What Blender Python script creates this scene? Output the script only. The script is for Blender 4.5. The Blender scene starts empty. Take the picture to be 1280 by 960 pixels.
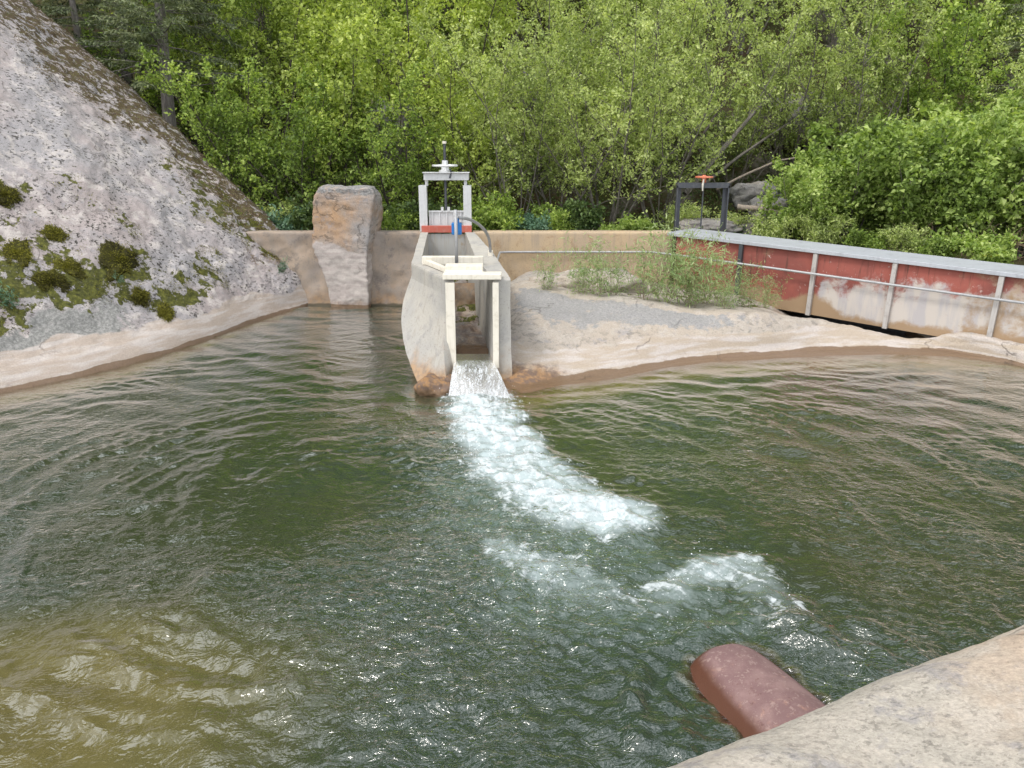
import bpy, math, random
import numpy as np
from mathutils import Vector
from mathutils.bvhtree import BVHTree

random.seed(7)
RNG = np.random.default_rng(7)
SC = bpy.context.scene
COL = SC.collection
R = math.radians

# ------------------------------------------------------------------ camera
PITCH = R(17.5); F = 985.0; H = 4.0
cam_data = bpy.data.cameras.new("camera")
cam = bpy.data.objects.new("camera", cam_data); COL.objects.link(cam)
cam.location = (0, 0, H); cam.rotation_euler = (R(90) - PITCH, 0, 0)
cam_data.sensor_width = 36; cam_data.lens = 36 * F / 1280
cam_data.clip_start = 0.05; cam_data.clip_end = 600
SC.camera = cam
CP, SP = math.cos(PITCH), math.sin(PITCH)

def ray(px, py):
    u = (px - 640) / F; v = (480 - py) / F
    return Vector((u, CP + v * SP, -SP + v * CP))
def onz(px, py, z=0.0):                      # photo measurement -> point at height z
    r = ray(px, py); return Vector((0, 0, H)) + r * ((z - H) / r.z)
def atY(px, py, Y):                          # photo measurement -> point at distance Y
    r = ray(px, py); return Vector((0, 0, H)) + r * (Y / r.y)

# ------------------------------------------------------------------ numpy noise
_perm = RNG.permutation(512).astype(np.int64)
_grad = RNG.normal(size=(512, 3)); _grad /= np.linalg.norm(_grad, axis=1)[:, None]
def pn(p, f=1.0, off=0.0):
    p = np.asarray(p, float) * f + off
    i = np.floor(p).astype(np.int64); d = p - i
    w = d * d * d * (d * (d * 6 - 15) + 10)
    out = np.zeros(len(p))
    for dx in (0, 1):
        for dy in (0, 1):
            for dz in (0, 1):
                h = _perm[(_perm[(_perm[(i[:, 0] + dx) & 511] + i[:, 1] + dy) & 511] + i[:, 2] + dz) & 511]
                g = _grad[h]
                dot = g[:, 0] * (d[:, 0] - dx) + g[:, 1] * (d[:, 1] - dy) + g[:, 2] * (d[:, 2] - dz)
                ww = (w[:, 0] if dx else 1 - w[:, 0]) * (w[:, 1] if dy else 1 - w[:, 1]) * (w[:, 2] if dz else 1 - w[:, 2])
                out += ww * dot
    return out * 1.6
def fbm(p, f=1.0, o=4, off=0.0, gain=0.5):
    a = 1.0; t = 0; s = 0
    for k in range(o):
        s = s + a * pn(p, f * 2 ** k, off + 17.3 * k); t += a; a *= gain
    return s / t
def sstep(a, b, x):
    t = np.clip((x - a) / (b - a), 0, 1); return t * t * (3 - 2 * t)

# ------------------------------------------------------------------ object helpers
def tag(o, label=None, cat=None, group=None, kind=None):
    if label: o['label'] = label
    if cat: o['category'] = cat
    if group: o['group'] = group
    if kind: o['kind'] = kind
    return o
def empty(name, loc, label, cat, group=None, rz=0):
    o = bpy.data.objects.new(name, None); COL.objects.link(o)
    o.location = loc; o.rotation_euler.z = rz; o.empty_display_size = 0.2
    return tag(o, label, cat, group)
def mesh_np(name, v, q, m, parent=None, smooth=True, attrs=None, tris=None):
    """v (n,3); q (k,4) quads"""
    me = bpy.data.meshes.new(name)
    v = np.ascontiguousarray(v, dtype=np.float32); q = np.ascontiguousarray(q, dtype=np.int32)
    k = q.shape[1]
    me.vertices.add(len(v)); me.vertices.foreach_set('co', v.ravel())
    me.loops.add(q.size); me.loops.foreach_set('vertex_index', q.ravel())
    me.polygons.add(len(q))
    me.polygons.foreach_set('loop_start', np.arange(0, q.size, k, dtype=np.int32))
    try: me.polygons.foreach_set('loop_total', np.full(len(q), k, dtype=np.int32))
    except Exception: pass
    me.update(calc_edges=True)
    me.polygons.foreach_set('use_smooth', np.full(len(q), smooth, dtype=bool))
    for kx, val in (attrs or {}).items():
        a = me.attributes.new(kx, 'FLOAT', 'POINT'); a.data.foreach_set('value', np.ascontiguousarray(val, dtype=np.float32))
    if m: me.materials.append(m)
    o = bpy.data.objects.new(name, me); COL.objects.link(o)
    if parent: o.parent = parent
    return o
def grid_faces(nu, nv, closed=False):
    i = np.arange(nu - 1)[:, None]; j = np.arange(nv if closed else nv - 1)[None, :]
    a = i * nv + j; b = i * nv + (j + 1) % nv; c = (i + 1) * nv + (j + 1) % nv; d = (i + 1) * nv + j
    return np.stack([a, b, c, d], -1).reshape(-1, 4)

class MB:
    def __init__(s): s.v = []; s.f = []
    def add(s, vs, fs):
        o = len(s.v); s.v += [tuple(p) for p in vs]; s.f += [tuple(i + o for i in f) for f in fs]; return s
    def box(s, c, d, ax=None):
        c = Vector(c)
        if ax is None: X, Y, Z = Vector((1, 0, 0)), Vector((0, 1, 0)), Vector((0, 0, 1))
        else: X, Y, Z = ax
        P = [c + X * (d[0] / 2 * a) + Y * (d[1] / 2 * b) + Z * (d[2] / 2 * e) for a in (-1, 1) for b in (-1, 1) for e in (-1, 1)]
        return s.add(P, [(0, 1, 3, 2), (4, 6, 7, 5), (0, 4, 5, 1), (2, 3, 7, 6), (0, 2, 6, 4), (1, 5, 7, 3)])
    def bar(s, a, b, w, h, up=(0, 0, 1)):
        a, b = Vector(a), Vector(b); X = (b - a); L = X.length; X.normalize()
        Y = Vector(up).cross(X).normalized(); Z = X.cross(Y)
        return s.box((a + b) / 2, (L, w, h), (X, Y, Z))
    def tube(s, pts, r, n=8, cap=True):
        pts = [Vector(p) for p in pts]; rs = r if hasattr(r, '__len__') else [r] * len(pts)
        o = []; ref = None
        for i, p in enumerate(pts):
            t = (pts[min(i + 1, len(pts) - 1)] - pts[max(i - 1, 0)]).normalized()
            if ref is None: ref = t.orthogonal().normalized()
            ref = (ref - t * ref.dot(t)).normalized(); bi = t.cross(ref)
            o += [p + (ref * math.cos(2 * math.pi * k / n) + bi * math.sin(2 * math.pi * k / n)) * rs[i] for k in range(n)]
        fs = [(i * n + k, i * n + (k + 1) % n, (i + 1) * n + (k + 1) % n, (i + 1) * n + k) for i in range(len(pts) - 1) for k in range(n)]
        if cap: fs += [tuple(range(n - 1, -1, -1)), tuple(range((len(pts) - 1) * n, len(pts) * n))]
        return s.add(o, fs)
    def prism(s, poly, z0, z1):               # poly counter-clockwise in plan
        n = len(poly)
        P = [(p[0], p[1], z0) for p in poly] + [(p[0], p[1], z1) for p in poly]
        return s.add(P, [tuple(range(n - 1, -1, -1)), tuple(range(n, 2 * n))] + [(i, (i + 1) % n, n + (i + 1) % n, n + i) for i in range(n)])
    def torus(s, c, R0, r, n=28, m=8, ax=(0, 0, 1)):
        ax = Vector(ax).normalized(); X = ax.orthogonal().normalized(); Y = ax.cross(X); c = Vector(c); vs = []
        for i in range(n):
            a = 2 * math.pi * i / n; d = X * math.cos(a) + Y * math.sin(a)
            for j in range(m):
                b = 2 * math.pi * j / m; vs.append(c + d * (R0 + r * math.cos(b)) + ax * (r * math.sin(b)))
        return s.add(vs, [(i * m + j, ((i + 1) % n) * m + j, ((i + 1) % n) * m + (j + 1) % m, i * m + (j + 1) % m) for i in range(n) for j in range(m)])
    def build(s, name, m, parent=None, bevel=0, smooth=False):
        me = bpy.data.meshes.new(name); me.from_pydata(s.v, [], s.f); me.update()
        o = bpy.data.objects.new(name, me); COL.objects.link(o); me.materials.append(m)
        if smooth: me.polygons.foreach_set('use_smooth', [True] * len(me.polygons))
        if bevel:
            b = o.modifiers.new('bevel', 'BEVEL'); b.width = bevel; b.segments = 2; b.limit_method = 'ANGLE'
        if parent:
            o.parent = parent
            loc = Vector(parent.location)
            if parent.type == 'EMPTY': me.transform(__import__('mathutils').Matrix.Translation(-loc))
        return o

# ------------------------------------------------------------------ node helper
class NT:
    def __init__(s, name):
        s.m = bpy.data.materials.new(name); s.m.use_nodes = True
        s.t = s.m.node_tree; s.t.nodes.clear()
        s.out = s.t.nodes.new('ShaderNodeOutputMaterial')
    def n(s, typ, ins=None, **props):
        nd = s.t.nodes.new('ShaderNode' + typ)
        for k, v in props.items(): setattr(nd, k, v)
        for k, v in (ins or {}).items(): s.set(nd, k, v)
        return nd
    def set(s, nd, k, v):
        if isinstance(v, bpy.types.NodeSocket): s.t.links.new(v, nd.inputs[k])
        elif isinstance(v, bpy.types.Node): s.t.links.new(v.outputs[0], nd.inputs[k])
        else:
            if isinstance(v, tuple) and len(v) == 3 and nd.inputs[k].type == 'RGBA': v = (*v, 1)
            nd.inputs[k].default_value = v
    def pos(s): return s.n('NewGeometry').outputs['Position']
    def obj(s): return s.n('TexCoord').outputs['Object']
    def mapv(s, vec, scale): return s.n('Mapping', {'Vector': vec, 'Scale': scale}).outputs[0]
    def noise(s, vec, scale, detail=4, rough=0.55, dist=0.0):
        return s.n('TexNoise', {'Vector': vec, 'Scale': scale, 'Detail': detail, 'Roughness': rough, 'Distortion': dist}).outputs[0]
    def vor(s, vec, scale, feat='F1'):
        return s.n('TexVoronoi', {'Vector': vec, 'Scale': scale}, feature=feat).outputs['Distance']
    def ss(s, x, a, b):
        nd = s.n('MapRange', {'Value': x, 'From Min': a, 'From Max': b}, interpolation_type='SMOOTHSTEP'); return nd.outputs[0]
    def math(s, op, a, b=0.0, clamp=False):
        return s.n('Math', {0: a, 1: b}, operation=op, use_clamp=clamp).outputs[0]
    def mix(s, f, a, b, mode='MIX'):
        nd = s.n('Mix', None, data_type='RGBA', blend_type=mode)
        s.set(nd, 0, f); s.set(nd, 6, a); s.set(nd, 7, b); return nd.outputs[2]
    def attr(s, name): return s.n('Attribute', None, attribute_name=name).outputs['Fac']
    def ramp(s, f, stops):
        nd = s.n('ValToRGB', {0: f}); e = nd.color_ramp.elements
        while len(e) < len(stops): e.new(0.5)
        for el, (p, c) in zip(e, stops): el.position = p; el.color = (*c, 1)
        return nd.outputs[0]
    def bump(s, h, strength=0.5, dist=0.02, normal=None):
        ins = {'Height': h, 'Strength': strength, 'Distance': dist}
        if normal is not None: ins['Normal'] = normal
        return s.n('Bump', ins).outputs[0]
    def bsdf(s, color, rough=0.8, normal=None, spec=0.3, metal=0.0, **kw):
        ins = {'Base Color': color, 'Roughness': rough, 'Specular IOR Level': spec, 'Metallic': metal}
        if normal is not None: ins['Normal'] = normal
        ins.update(kw)
        return s.n('BsdfPrincipled', ins).outputs[0]
    def done(s, sh):
        s.t.links.new(sh, s.out.inputs['Surface']); return s.m

# ------------------------------------------------------------------ world + sun
SUN_EL, SUN_AZ = R(58), R(-125)      # azimuth measured from +Y towards +X: sun high, behind and left of the camera
w = bpy.data.worlds.new("World"); SC.world = w; w.use_nodes = True
nt = w.node_tree; nt.nodes.clear()
sky = nt.nodes.new('ShaderNodeTexSky'); sky.sky_type = 'NISHITA'; sky.sun_disc = False
sky.sun_elevation = SUN_EL; sky.sun_rotation = SUN_AZ; sky.air_density = 1.0; sky.dust_density = 4.0; sky.ozone_density = 1.0
hs = nt.nodes.new('ShaderNodeHueSaturation'); hs.inputs['Saturation'].default_value = 0.42
bg = nt.nodes.new('ShaderNodeBackground'); bg.inputs['Strength'].default_value = 0.15
wo = nt.nodes.new('ShaderNodeOutputWorld')
nt.links.new(sky.outputs[0], hs.inputs['Color'])
tc = nt.nodes.new('ShaderNodeTexCoord'); cn = nt.nodes.new('ShaderNodeTexNoise'); cn.inputs['Scale'].default_value = 2.6; cn.inputs['Detail'].default_value = 6
cr_ = nt.nodes.new('ShaderNodeMapRange'); cr_.interpolation_type = 'SMOOTHSTEP'; cr_.inputs[1].default_value = .43; cr_.inputs[2].default_value = .60
mx = nt.nodes.new('ShaderNodeMix'); mx.data_type = 'RGBA'; mx.inputs[7].default_value = (20, 20.5, 21.5, 1)
nt.links.new(tc.outputs['Generated'], cn.inputs['Vector']); nt.links.new(cn.outputs[0], cr_.inputs[0]); nt.links.new(cr_.outputs[0], mx.inputs[0])
nt.links.new(hs.outputs[0], mx.inputs[6]); nt.links.new(mx.outputs[2], bg.inputs[0]); nt.links.new(bg.outputs[0], wo.inputs[0])
sl = bpy.data.lights.new("sun", 'SUN'); sl.energy = 1.9; sl.angle = R(12); sl.color = (1, 0.95, 0.88)
so = bpy.data.objects.new("sun", sl); COL.objects.link(so)
sd = Vector((math.sin(SUN_AZ) * math.cos(SUN_EL), math.cos(SUN_AZ) * math.cos(SUN_EL), math.sin(SUN_EL)))
so.rotation_euler = sd.to_track_quat('Z', 'Y').to_euler(); so.location = sd * 60
SC.view_settings.view_transform = 'Standard'; SC.view_settings.look = 'None'; SC.view_settings.exposure = 0
SC.cycles.use_denoising = True
SC.cycles.max_bounces = 8; SC.cycles.transparent_max_bounces = 12; SC.cycles.sample_clamp_indirect = 6

# ------------------------------------------------------------------ materials
def granite(name, c1=(.40, .33, .31), c2=(.37, .36, .37), pale=(.60, .55, .52), pale_amt=0.5, speck=0.5, speck_scale=9.0,
            band=(.50, .39, .31), grey=(.21, .21, .21)):
    dk = lambda c, k=.73: tuple(x * k for x in c)
    c1, c2, pale, band, grey = dk(c1), dk(c2), dk(pale), dk(band), dk(grey)
    t = NT(name); P = t.pos()
    big = t.noise(P, 0.55, 5, 0.6); c = t.mix(t.ss(big, .38, .62), c1, c2)
    grain = t.noise(P, 55, 3, 0.7)
    pm = t.math('MULTIPLY', t.ss(t.noise(P, 2.6, 9, 0.68, .4), .50, .60), pale_amt)
    c = t.mix(pm, c, pale)
    c = t.mix(t.math('MULTIPLY', t.ss(t.noise(P, 4.2, 8, 0.72, .2), .54, .64), .55), c, (.25, .245, .26))
    # lichen crumbs: dark, thin, broken up
    sp = t.ss(t.noise(t.mapv(P, (1, 1, 1.5)), speck_scale, 5, 0.68, .3), .55, .585)
    sp = t.math('MULTIPLY', sp, t.ss(t.noise(P, 1.1, 4), .34, .56))
    c2_ = t.mix(t.math('MULTIPLY', sp, speck), c, (.055, .05, .045))
    gl = t.attr('grey'); n5 = t.noise(P, 5, 8, .7)
    c2_ = t.mix(t.ss(t.math('ADD', gl, t.math('MULTIPLY', t.math('SUBTRACT', n5, .5), 1.3)), .45, .62), c2_,
                t.mix(t.ss(t.noise(P, 22, 5, .7), .38, .64), grey, (.29, .285, .275)))
    # bleached wash band near the water
    b = t.attr('band'); bm = t.ss(t.math('ADD', b, t.math('MULTIPLY', t.math('SUBTRACT', t.noise(P, 3.5, 7, .65), .5), .8)), .40, .60)
    bandc = t.mix(t.ss(t.noise(t.mapv(P, (.7, .7, 6)), 2.0, 5), .4, .65), band, (.44, .40, .37))
    c = t.mix(bm, c2_, bandc)
    st = t.attr('stain'); sm = t.ss(t.math('ADD', st, t.math('MULTIPLY', t.math('SUBTRACT', t.noise(P, 4.5, 6, .65), .5), .9)), .35, .8)
    c = t.mix(sm, c, t.mix(t.ss(t.noise(P, 9, 4), .4, .6), (.27, .16, .08), (.15, .105, .08)))
    wet = t.ss(t.math('ADD', t.attr('wet'), t.math('MULTIPLY', t.math('SUBTRACT', t.noise(P, 7, 6, .65), .5), .7)), .42, .60); c = t.mix(t.math('MULTIPLY', wet, .9), c, (.15, .095, .055))
    pd = t.n('VectorMath', {0: P, 1: t.n('VectorMath', {0: t.n('TexNoise', {'Vector': P, 'Scale': 1.6, 'Detail': 5}).outputs['Color'], 1: (1.1, 1.1, 1.1)}, operation='MULTIPLY').outputs[0]}, operation='ADD').outputs[0]
    crk = t.math('MULTIPLY', t.ss(t.vor(pd, .75, 'DISTANCE_TO_EDGE'), .016, .003), t.ss(t.noise(P, .8, 3), .50, .60))
    c = t.mix(t.math('MULTIPLY', crk, .4), c, (.07, .06, .05))
    # moss: olive cushions and brown dry moss
    n1 = t.noise(P, 3.2, 8, .66); n2 = t.noise(P, 14, 4)
    rm = t.ss(t.math('ADD', t.attr('ridge'), t.math('MULTIPLY', t.math('SUBTRACT', t.noise(P, 4.6, 9, .76), .5), 3.2)), .60, .68)
    c = t.mix(rm, c, t.ramp(n2, [(.3, (.04, .03, .018)), (.5, (.085, .062, .033)), (.62, (.075, .075, .022)), (.75, (.16, .13, .07))]))
    mm = t.ss(t.math('ADD', t.attr('moss'), t.math('MULTIPLY', t.math('SUBTRACT', n1, .5), 2.6)), .58, .66)
    c = t.mix(mm, c, t.ramp(n2, [(.3, (.035, .038, .014)), (.55, (.085, .09, .02)), (.75, (.17, .17, .035))]))
    c = t.mix(.42, c, t.mix(1, c, t.ramp(grain, [(.3, (.50, .50, .50)), (.7, (1.45, 1.42, 1.38))]), 'MULTIPLY'))
    c = t.mix(t.math('MULTIPLY', t.ss(t.noise(P, 28, 5, .75), .58, .64), t.math('MULTIPLY', t.math('SUBTRACT', 1.0, bm), .4)), c, (.13, .115, .10))
    hgt = t.math('ADD', t.math('MULTIPLY', t.noise(P, 5, 6, .6), .30), t.math('ADD', t.math('MULTIPLY', t.noise(P, 17, 9, .75), .42), t.math('MULTIPLY', t.noise(P, 60, 4, .7), .14)))
    hgt = t.math('SUBTRACT', hgt, t.math('MULTIPLY', crk, .5))
    hgt = t.math('ADD', hgt, t.math('MULTIPLY', t.math('ADD', mm, rm), .5))
    nb = t.bump(hgt, .55, .06)
    rough = t.math('SUBTRACT', .92, t.math('MULTIPLY', wet, .5))
    return t.done(t.bsdf(c, rough, nb, .25))

M = {}
M['dome'] = granite('dome_granite', (.455, .40, .385), (.42, .405, .41), (.66, .61, .57), .75, 1.0, 12, (.50, .425, .36), (.22, .225, .21))
M['shelf'] = granite('shelf_granite', (.50, .435, .36), (.46, .42, .37), (.58, .53, .47), .5, .35, 8, (.50, .425, .34), (.31, .305, .30))
M['near'] = granite('foreground_granite', (.60, .48, .37), (.56, .52, .45), (.66, .60, .52), .6, .35, 22)
M['boulder'] = granite('boulder_granite', (.50, .33, .20), (.40, .38, .37), (.52, .46, .40), .35, .5, 9, (.52, .46, .43))
M['hillrock'] = granite('hillside_rock', (.30, .27, .24), (.26, .26, .26), (.42, .40, .38), .5, .7, 6)

def concrete(name, c1, c2, blotch=None, rustc=(.36, .22, .11)):
    dk = lambda c, k=.73: tuple(x * k for x in c)
    c1, c2, blotch = dk(c1), dk(c2), dk(blotch)
    t = NT(name); P = t.pos()
    c = t.mix(t.ss(t.noise(P, 1.3, 6, .6), .38, .62), c1, c2)
    if blotch: c = t.mix(t.ss(t.noise(P, 3.2, 8, .72, .3), .52, .66), c, blotch)
    c = t.mix(t.math('MULTIPLY', t.ss(t.noise(t.mapv(P, (5, 5, .5)), 1.6, 6, .65), .52, .68), .34), c, (.22, .20, .17))
    c = t.mix(t.math('MULTIPLY', t.ss(t.noise(P, 30, 4, .7), .56, .68), .5), c, (.14, .13, .12))
    a = t.attr('rust'); n = t.noise(P, 3.5, 7, .65)
    rm = t.math('MULTIPLY', t.ss(t.math('ADD', a, t.math('MULTIPLY', t.math('SUBTRACT', n, .5), 1.3)), .15, 1.0), .85)
    c = t.mix(rm, c, t.mix(t.ss(t.noise(P, 9, 5), .4, .62), rustc, (.24, .16, .10)))
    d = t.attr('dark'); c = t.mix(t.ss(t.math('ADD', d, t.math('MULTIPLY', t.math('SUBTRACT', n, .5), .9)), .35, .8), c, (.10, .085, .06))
    h = t.math('ADD', t.noise(P, 60, 4, .7), t.math('MULTIPLY', t.noise(P, 7, 6), 1.2))
    return t.done(t.bsdf(c, .88, t.bump(h, .35, .012), .25))
M['conc'] = concrete('chute_concrete', (.56, .53, .47), (.49, .475, .44), (.42, .41, .39))
M['tan'] = concrete('wall_concrete', (.62, .47, .30), (.55, .43, .30), (.47, .33, .20))
M['roughwall'] = concrete('rough_wall_concrete', (.44, .35, .27), (.36, .31, .27), (.26, .22, .19))

def paint(name, c, c2, amt=.5, rough=.5, metal=0.0, sc=6):
    t = NT(name); P = t.pos()
    k = t.ss(t.noise(P, sc, 8, .72, .3), .5, .68)
    col = t.mix(t.math('MULTIPLY', k, amt), c, c2)
    col = t.mix(t.math('MULTIPLY', t.ss(t.noise(t.mapv(P, (12, 12, .8)), 2, 4), .5, .7), .35), col, c2)
    return t.done(t.bsdf(col, rough, t.bump(t.noise(P, 40, 4), .15, .006), .4, metal))
M['white'] = paint('weathered_white_paint', (.66, .62, .53), (.45, .40, .31), .5, .55)
M['galv'] = paint('galvanized_steel', (.36, .365, .37), (.24, .24, .24), .7, .55, .35)
M['rib'] = paint('weathered_rib_steel', (.42, .40, .38), (.26, .23, .21), .7, .6, .15)
M['alu'] = paint('grey_gate_steel', (.55, .56, .56), (.40, .41, .41), .5, .5, .2)
M['dkst'] = paint('dark_steel', (.065, .07, .08), (.12, .12, .12), .5, .55, .3)
M['redpaint'] = paint('faded_red_paint', (.42, .10, .07), (.40, .22, .17), .6, .7)
M['wheelred'] = paint('faded_wheel_paint', (.50, .14, .07), (.55, .38, .30), .6, .6)
M['blue'] = paint('blue_plastic', (.02, .16, .45), (.05, .2, .45), .2, .4)
M['capgrey'] = paint('cap_steel', (.40, .42, .45), (.29, .30, .32), .7, .5, .2, 3)
M['leaf_plate'] = paint('stained_gate_plate', (.42, .42, .40), (.33, .24, .13), .8, .6, .1, 2)
M['silver'] = paint('silver_cast_metal', (.66, .67, .67), (.45, .45, .44), .4, .4, .3)

t = NT('red_steel_panel'); P = t.pos()
n = t.noise(P, 2.6, 9, .7, .3); sl_ = t.attr('silt')
red = t.mix(t.ss(t.noise(P, 1.2, 5), .4, .65), (.29, .088, .068), (.21, .068, .056))
red = t.mix(t.math('MULTIPLY', t.ss(t.noise(P, 11, 8, .75), .60, .66), t.ss(t.noise(P, 1.3, 3), .46, .6)), red, (.50, .42, .38))
red = t.mix(t.ss(t.noise(t.mapv(P, (9, 9, .7)), 1.5, 5), .55, .7), red, (.12, .05, .04))
siltc = t.mix(t.ss(t.noise(t.mapv(P, (6, 6, 1)), 1.0, 6), .4, .62), (.46, .42, .38), (.38, .36, .36))
c = t.mix(t.ss(t.math('ADD', sl_, t.math('MULTIPLY', t.math('SUBTRACT', n, .5), 1.9)), .30, .75), red, siltc)
c = t.mix(t.ss(t.math('ADD', t.attr('brown'), t.math('MULTIPLY', t.math('SUBTRACT', n, .5), 1.0)), .42, .7), c, (.30, .21, .13))
M['redpanel'] = t.done(t.bsdf(c, .8, t.bump(t.noise(P, 30, 5), .2, .01), .25))

t = NT('rusty_pipe_steel'); P = t.pos()
n = t.noise(P, 3.0, 9, .72)
c = t.mix(t.ss(n, .40, .60), (.25, .165, .155), (.175, .108, .106))
c = t.mix(t.math('MULTIPLY', t.ss(t.noise(P, 24, 6, .75), .54, .62), .6), c, (.34, .25, .22))
c = t.mix(t.math('MULTIPLY', t.ss(t.noise(P, 13, 8, .75), .58, .64), .7), c, (.13, .07, .06))
c = t.mix(t.ss(t.noise(P, 7, 8, .7), .55, .72), c, (.36, .21, .16))
c = t.mix(t.math('MULTIPLY', t.ss(t.noise(P, 60, 3), .62, .7), .5), c, (.16, .09, .09))
wz = t.ss(t.math('ADD', t.n('SeparateXYZ', {0: P}).outputs[2], t.math('MULTIPLY', t.noise(P, 5, 4), .06)), .10, .17)
c = t.mix(wz, (.085, .033, .018), c)
M['pipe'] = t.done(t.bsdf(c, t.ss(wz, -1.0, 1.0), t.bump(t.noise(P, 26, 8, .7), .4, .012), .25))

t = NT('forest_soil'); P = t.pos()
c = t.mix(t.ss(t.noise(P, .9, 7, .65), .4, .62), (.050, .036, .022), (.065, .065, .025))
c = t.mix(t.ss(t.noise(P, .35, 5, .6), .52, .64), c, (.17, .155, .135))
c = t.mix(t.ss(t.noise(P, 5, 6, .7), .5, .66), c, (.045, .06, .015))
M['soil'] = t.done(t.bsdf(c, .95, t.bump(t.noise(P, 3, 8, .7), .9, .15), .1))

t = NT('pool_sand'); P = t.pos()
c = t.mix(t.ss(t.noise(P, .9, 6, .6), .38, .62), (.34, .27, .095), (.19, .165, .06))
c = t.mix(t.ss(t.noise(P, 5, 6, .6), .5, .68), c, (.15, .13, .05))
M['bed'] = t.done(t.bsdf(c, .9, None, .1))

def bark(name, c1, c2):
    t = NT(name); P = t.pos()
    c = t.mix(t.ss(t.noise(t.mapv(P, (8, 8, 2)), 2.2, 6, .7), .4, .62), c1, c2)
    return t.done(t.bsdf(c, .9, t.bump(t.noise(t.mapv(P, (8, 8, 1.5)), 3, 5), .6, .02), .15))
M['bark_dk'] = bark('dark_bark', (.055, .045, .038), (.10, .088, .075))
M['bark_gr'] = bark('grey_bark', (.11, .098, .085), (.18, .165, .145))
M['bark_con'] = bark('conifer_bark', (.15, .135, .125), (.26, .24, .22))
M['deadwood'] = bark('dead_wood', (.30, .25, .20), (.19, .165, .14))

def leafmat(name, dark, mid, bright, trans=.42, gloss=.35):
    t = NT(name)
    g = t.n('NewGeometry'); oi = t.n('ObjectInfo')
    rnd = t.math('ADD', t.math('MULTIPLY', g.outputs['Random Per Island'], .55), t.math('SUBTRACT', t.math('MULTIPLY', t.noise(g.outputs['Position'], .8, 3), 1.0), .19))
    rnd = t.math('ADD', rnd, t.math('MULTIPLY', t.math('SUBTRACT', oi.outputs['Random'], .5), .22))
    c = t.ramp(rnd, [(.22, dark), (.55, mid), (.86, bright)])
    a = t.bsdf(c, .5, None, gloss)
    b = t.n('BsdfTranslucent', {'Color': t.mix(1, c, (1.25, 1.3, .6), 'MULTIPLY')}).outputs[0]
    return t.done(t.n('MixShader', {0: trans, 1: a, 2: b}).outputs[0])
M['lf_yellow'] = leafmat('yellow_green_leaves', (.135, .185, .04), (.37, .46, .10), (.62, .69, .22))
M['lf_grey'] = leafmat('grey_green_leaves', (.14, .185, .06), (.36, .44, .14), (.62, .68, .31))
M['lf_mid'] = leafmat('mid_green_leaves', (.085, .13, .028), (.22, .32, .065), (.44, .54, .14))
M['lf_vivid'] = leafmat('vivid_green_leaves', (.11, .165, .04), (.26, .365, .085), (.48, .57, .20))
M['lf_dark'] = leafmat('dark_green_leaves', (.03, .055, .02), (.07, .12, .035), (.14, .20, .06), .25)
M['lf_needle'] = leafmat('conifer_needles', (.05, .07, .038), (.13, .165, .085), (.33, .37, .20), .15, .2)
M['lf_willow'] = leafmat('willow_leaves', (.12, .185, .075), (.25, .345, .15), (.42, .50, .27))
M['lf_moss'] = leafmat('moss_tufts', (.03, .028, .012), (.095, .09, .018), (.25, .24, .04), .25, .1)
M['lf_dry'] = leafmat('dry_stems', (.10, .07, .045), (.20, .15, .10), (.30, .24, .17), .1, .1)
M['lf_teal'] = leafmat('bluish_leaves', (.035, .08, .055), (.09, .18, .11), (.19, .30, .19), .25)
M['petal'] = leafmat('yellow_petals', (.5, .35, .02), (.65, .48, .03), (.75, .6, .05), .25)

# ------------------------------------------------------------------ lofted rocks
def catmull(P, n):
    P = np.asarray(P, float); k = len(P)
    Q = np.vstack([2 * P[:1] - P[1:2], P, 2 * P[-1:] - P[-2:-1]])
    t = np.linspace(0, k - 1 - 1e-9, n); i = np.floor(t).astype(int); f = (t - i)[:, None]
    if P.ndim == 3: f = f[:, :, None]
    a, b, c, d = Q[i], Q[i + 1], Q[i + 2], Q[i + 3]
    return .5 * (2 * b + (c - a) * f + (2 * a - 5 * b + 4 * c - d) * f ** 2 + (3 * b - a - 3 * c + d) * f ** 3)
def loft(rows, nu, nv):
    """rows: list (nv0) of lists (nu0) of points -> array (nu, nv, 3)"""
    A = np.array([[tuple(p) for p in r] for r in rows])       # rows, cols, 3
    A = catmull(A, nv)                                         # nv, cols, 3
    A = catmull(A.transpose(1, 0, 2), nu)                      # nu, nv, 3
    return A
def normals(A):
    du = np.gradient(A, axis=0); dv = np.gradient(A, axis=1)
    n = np.cross(du, dv); return n / (np.linalg.norm(n, axis=2, keepdims=True) + 1e-9)

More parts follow.
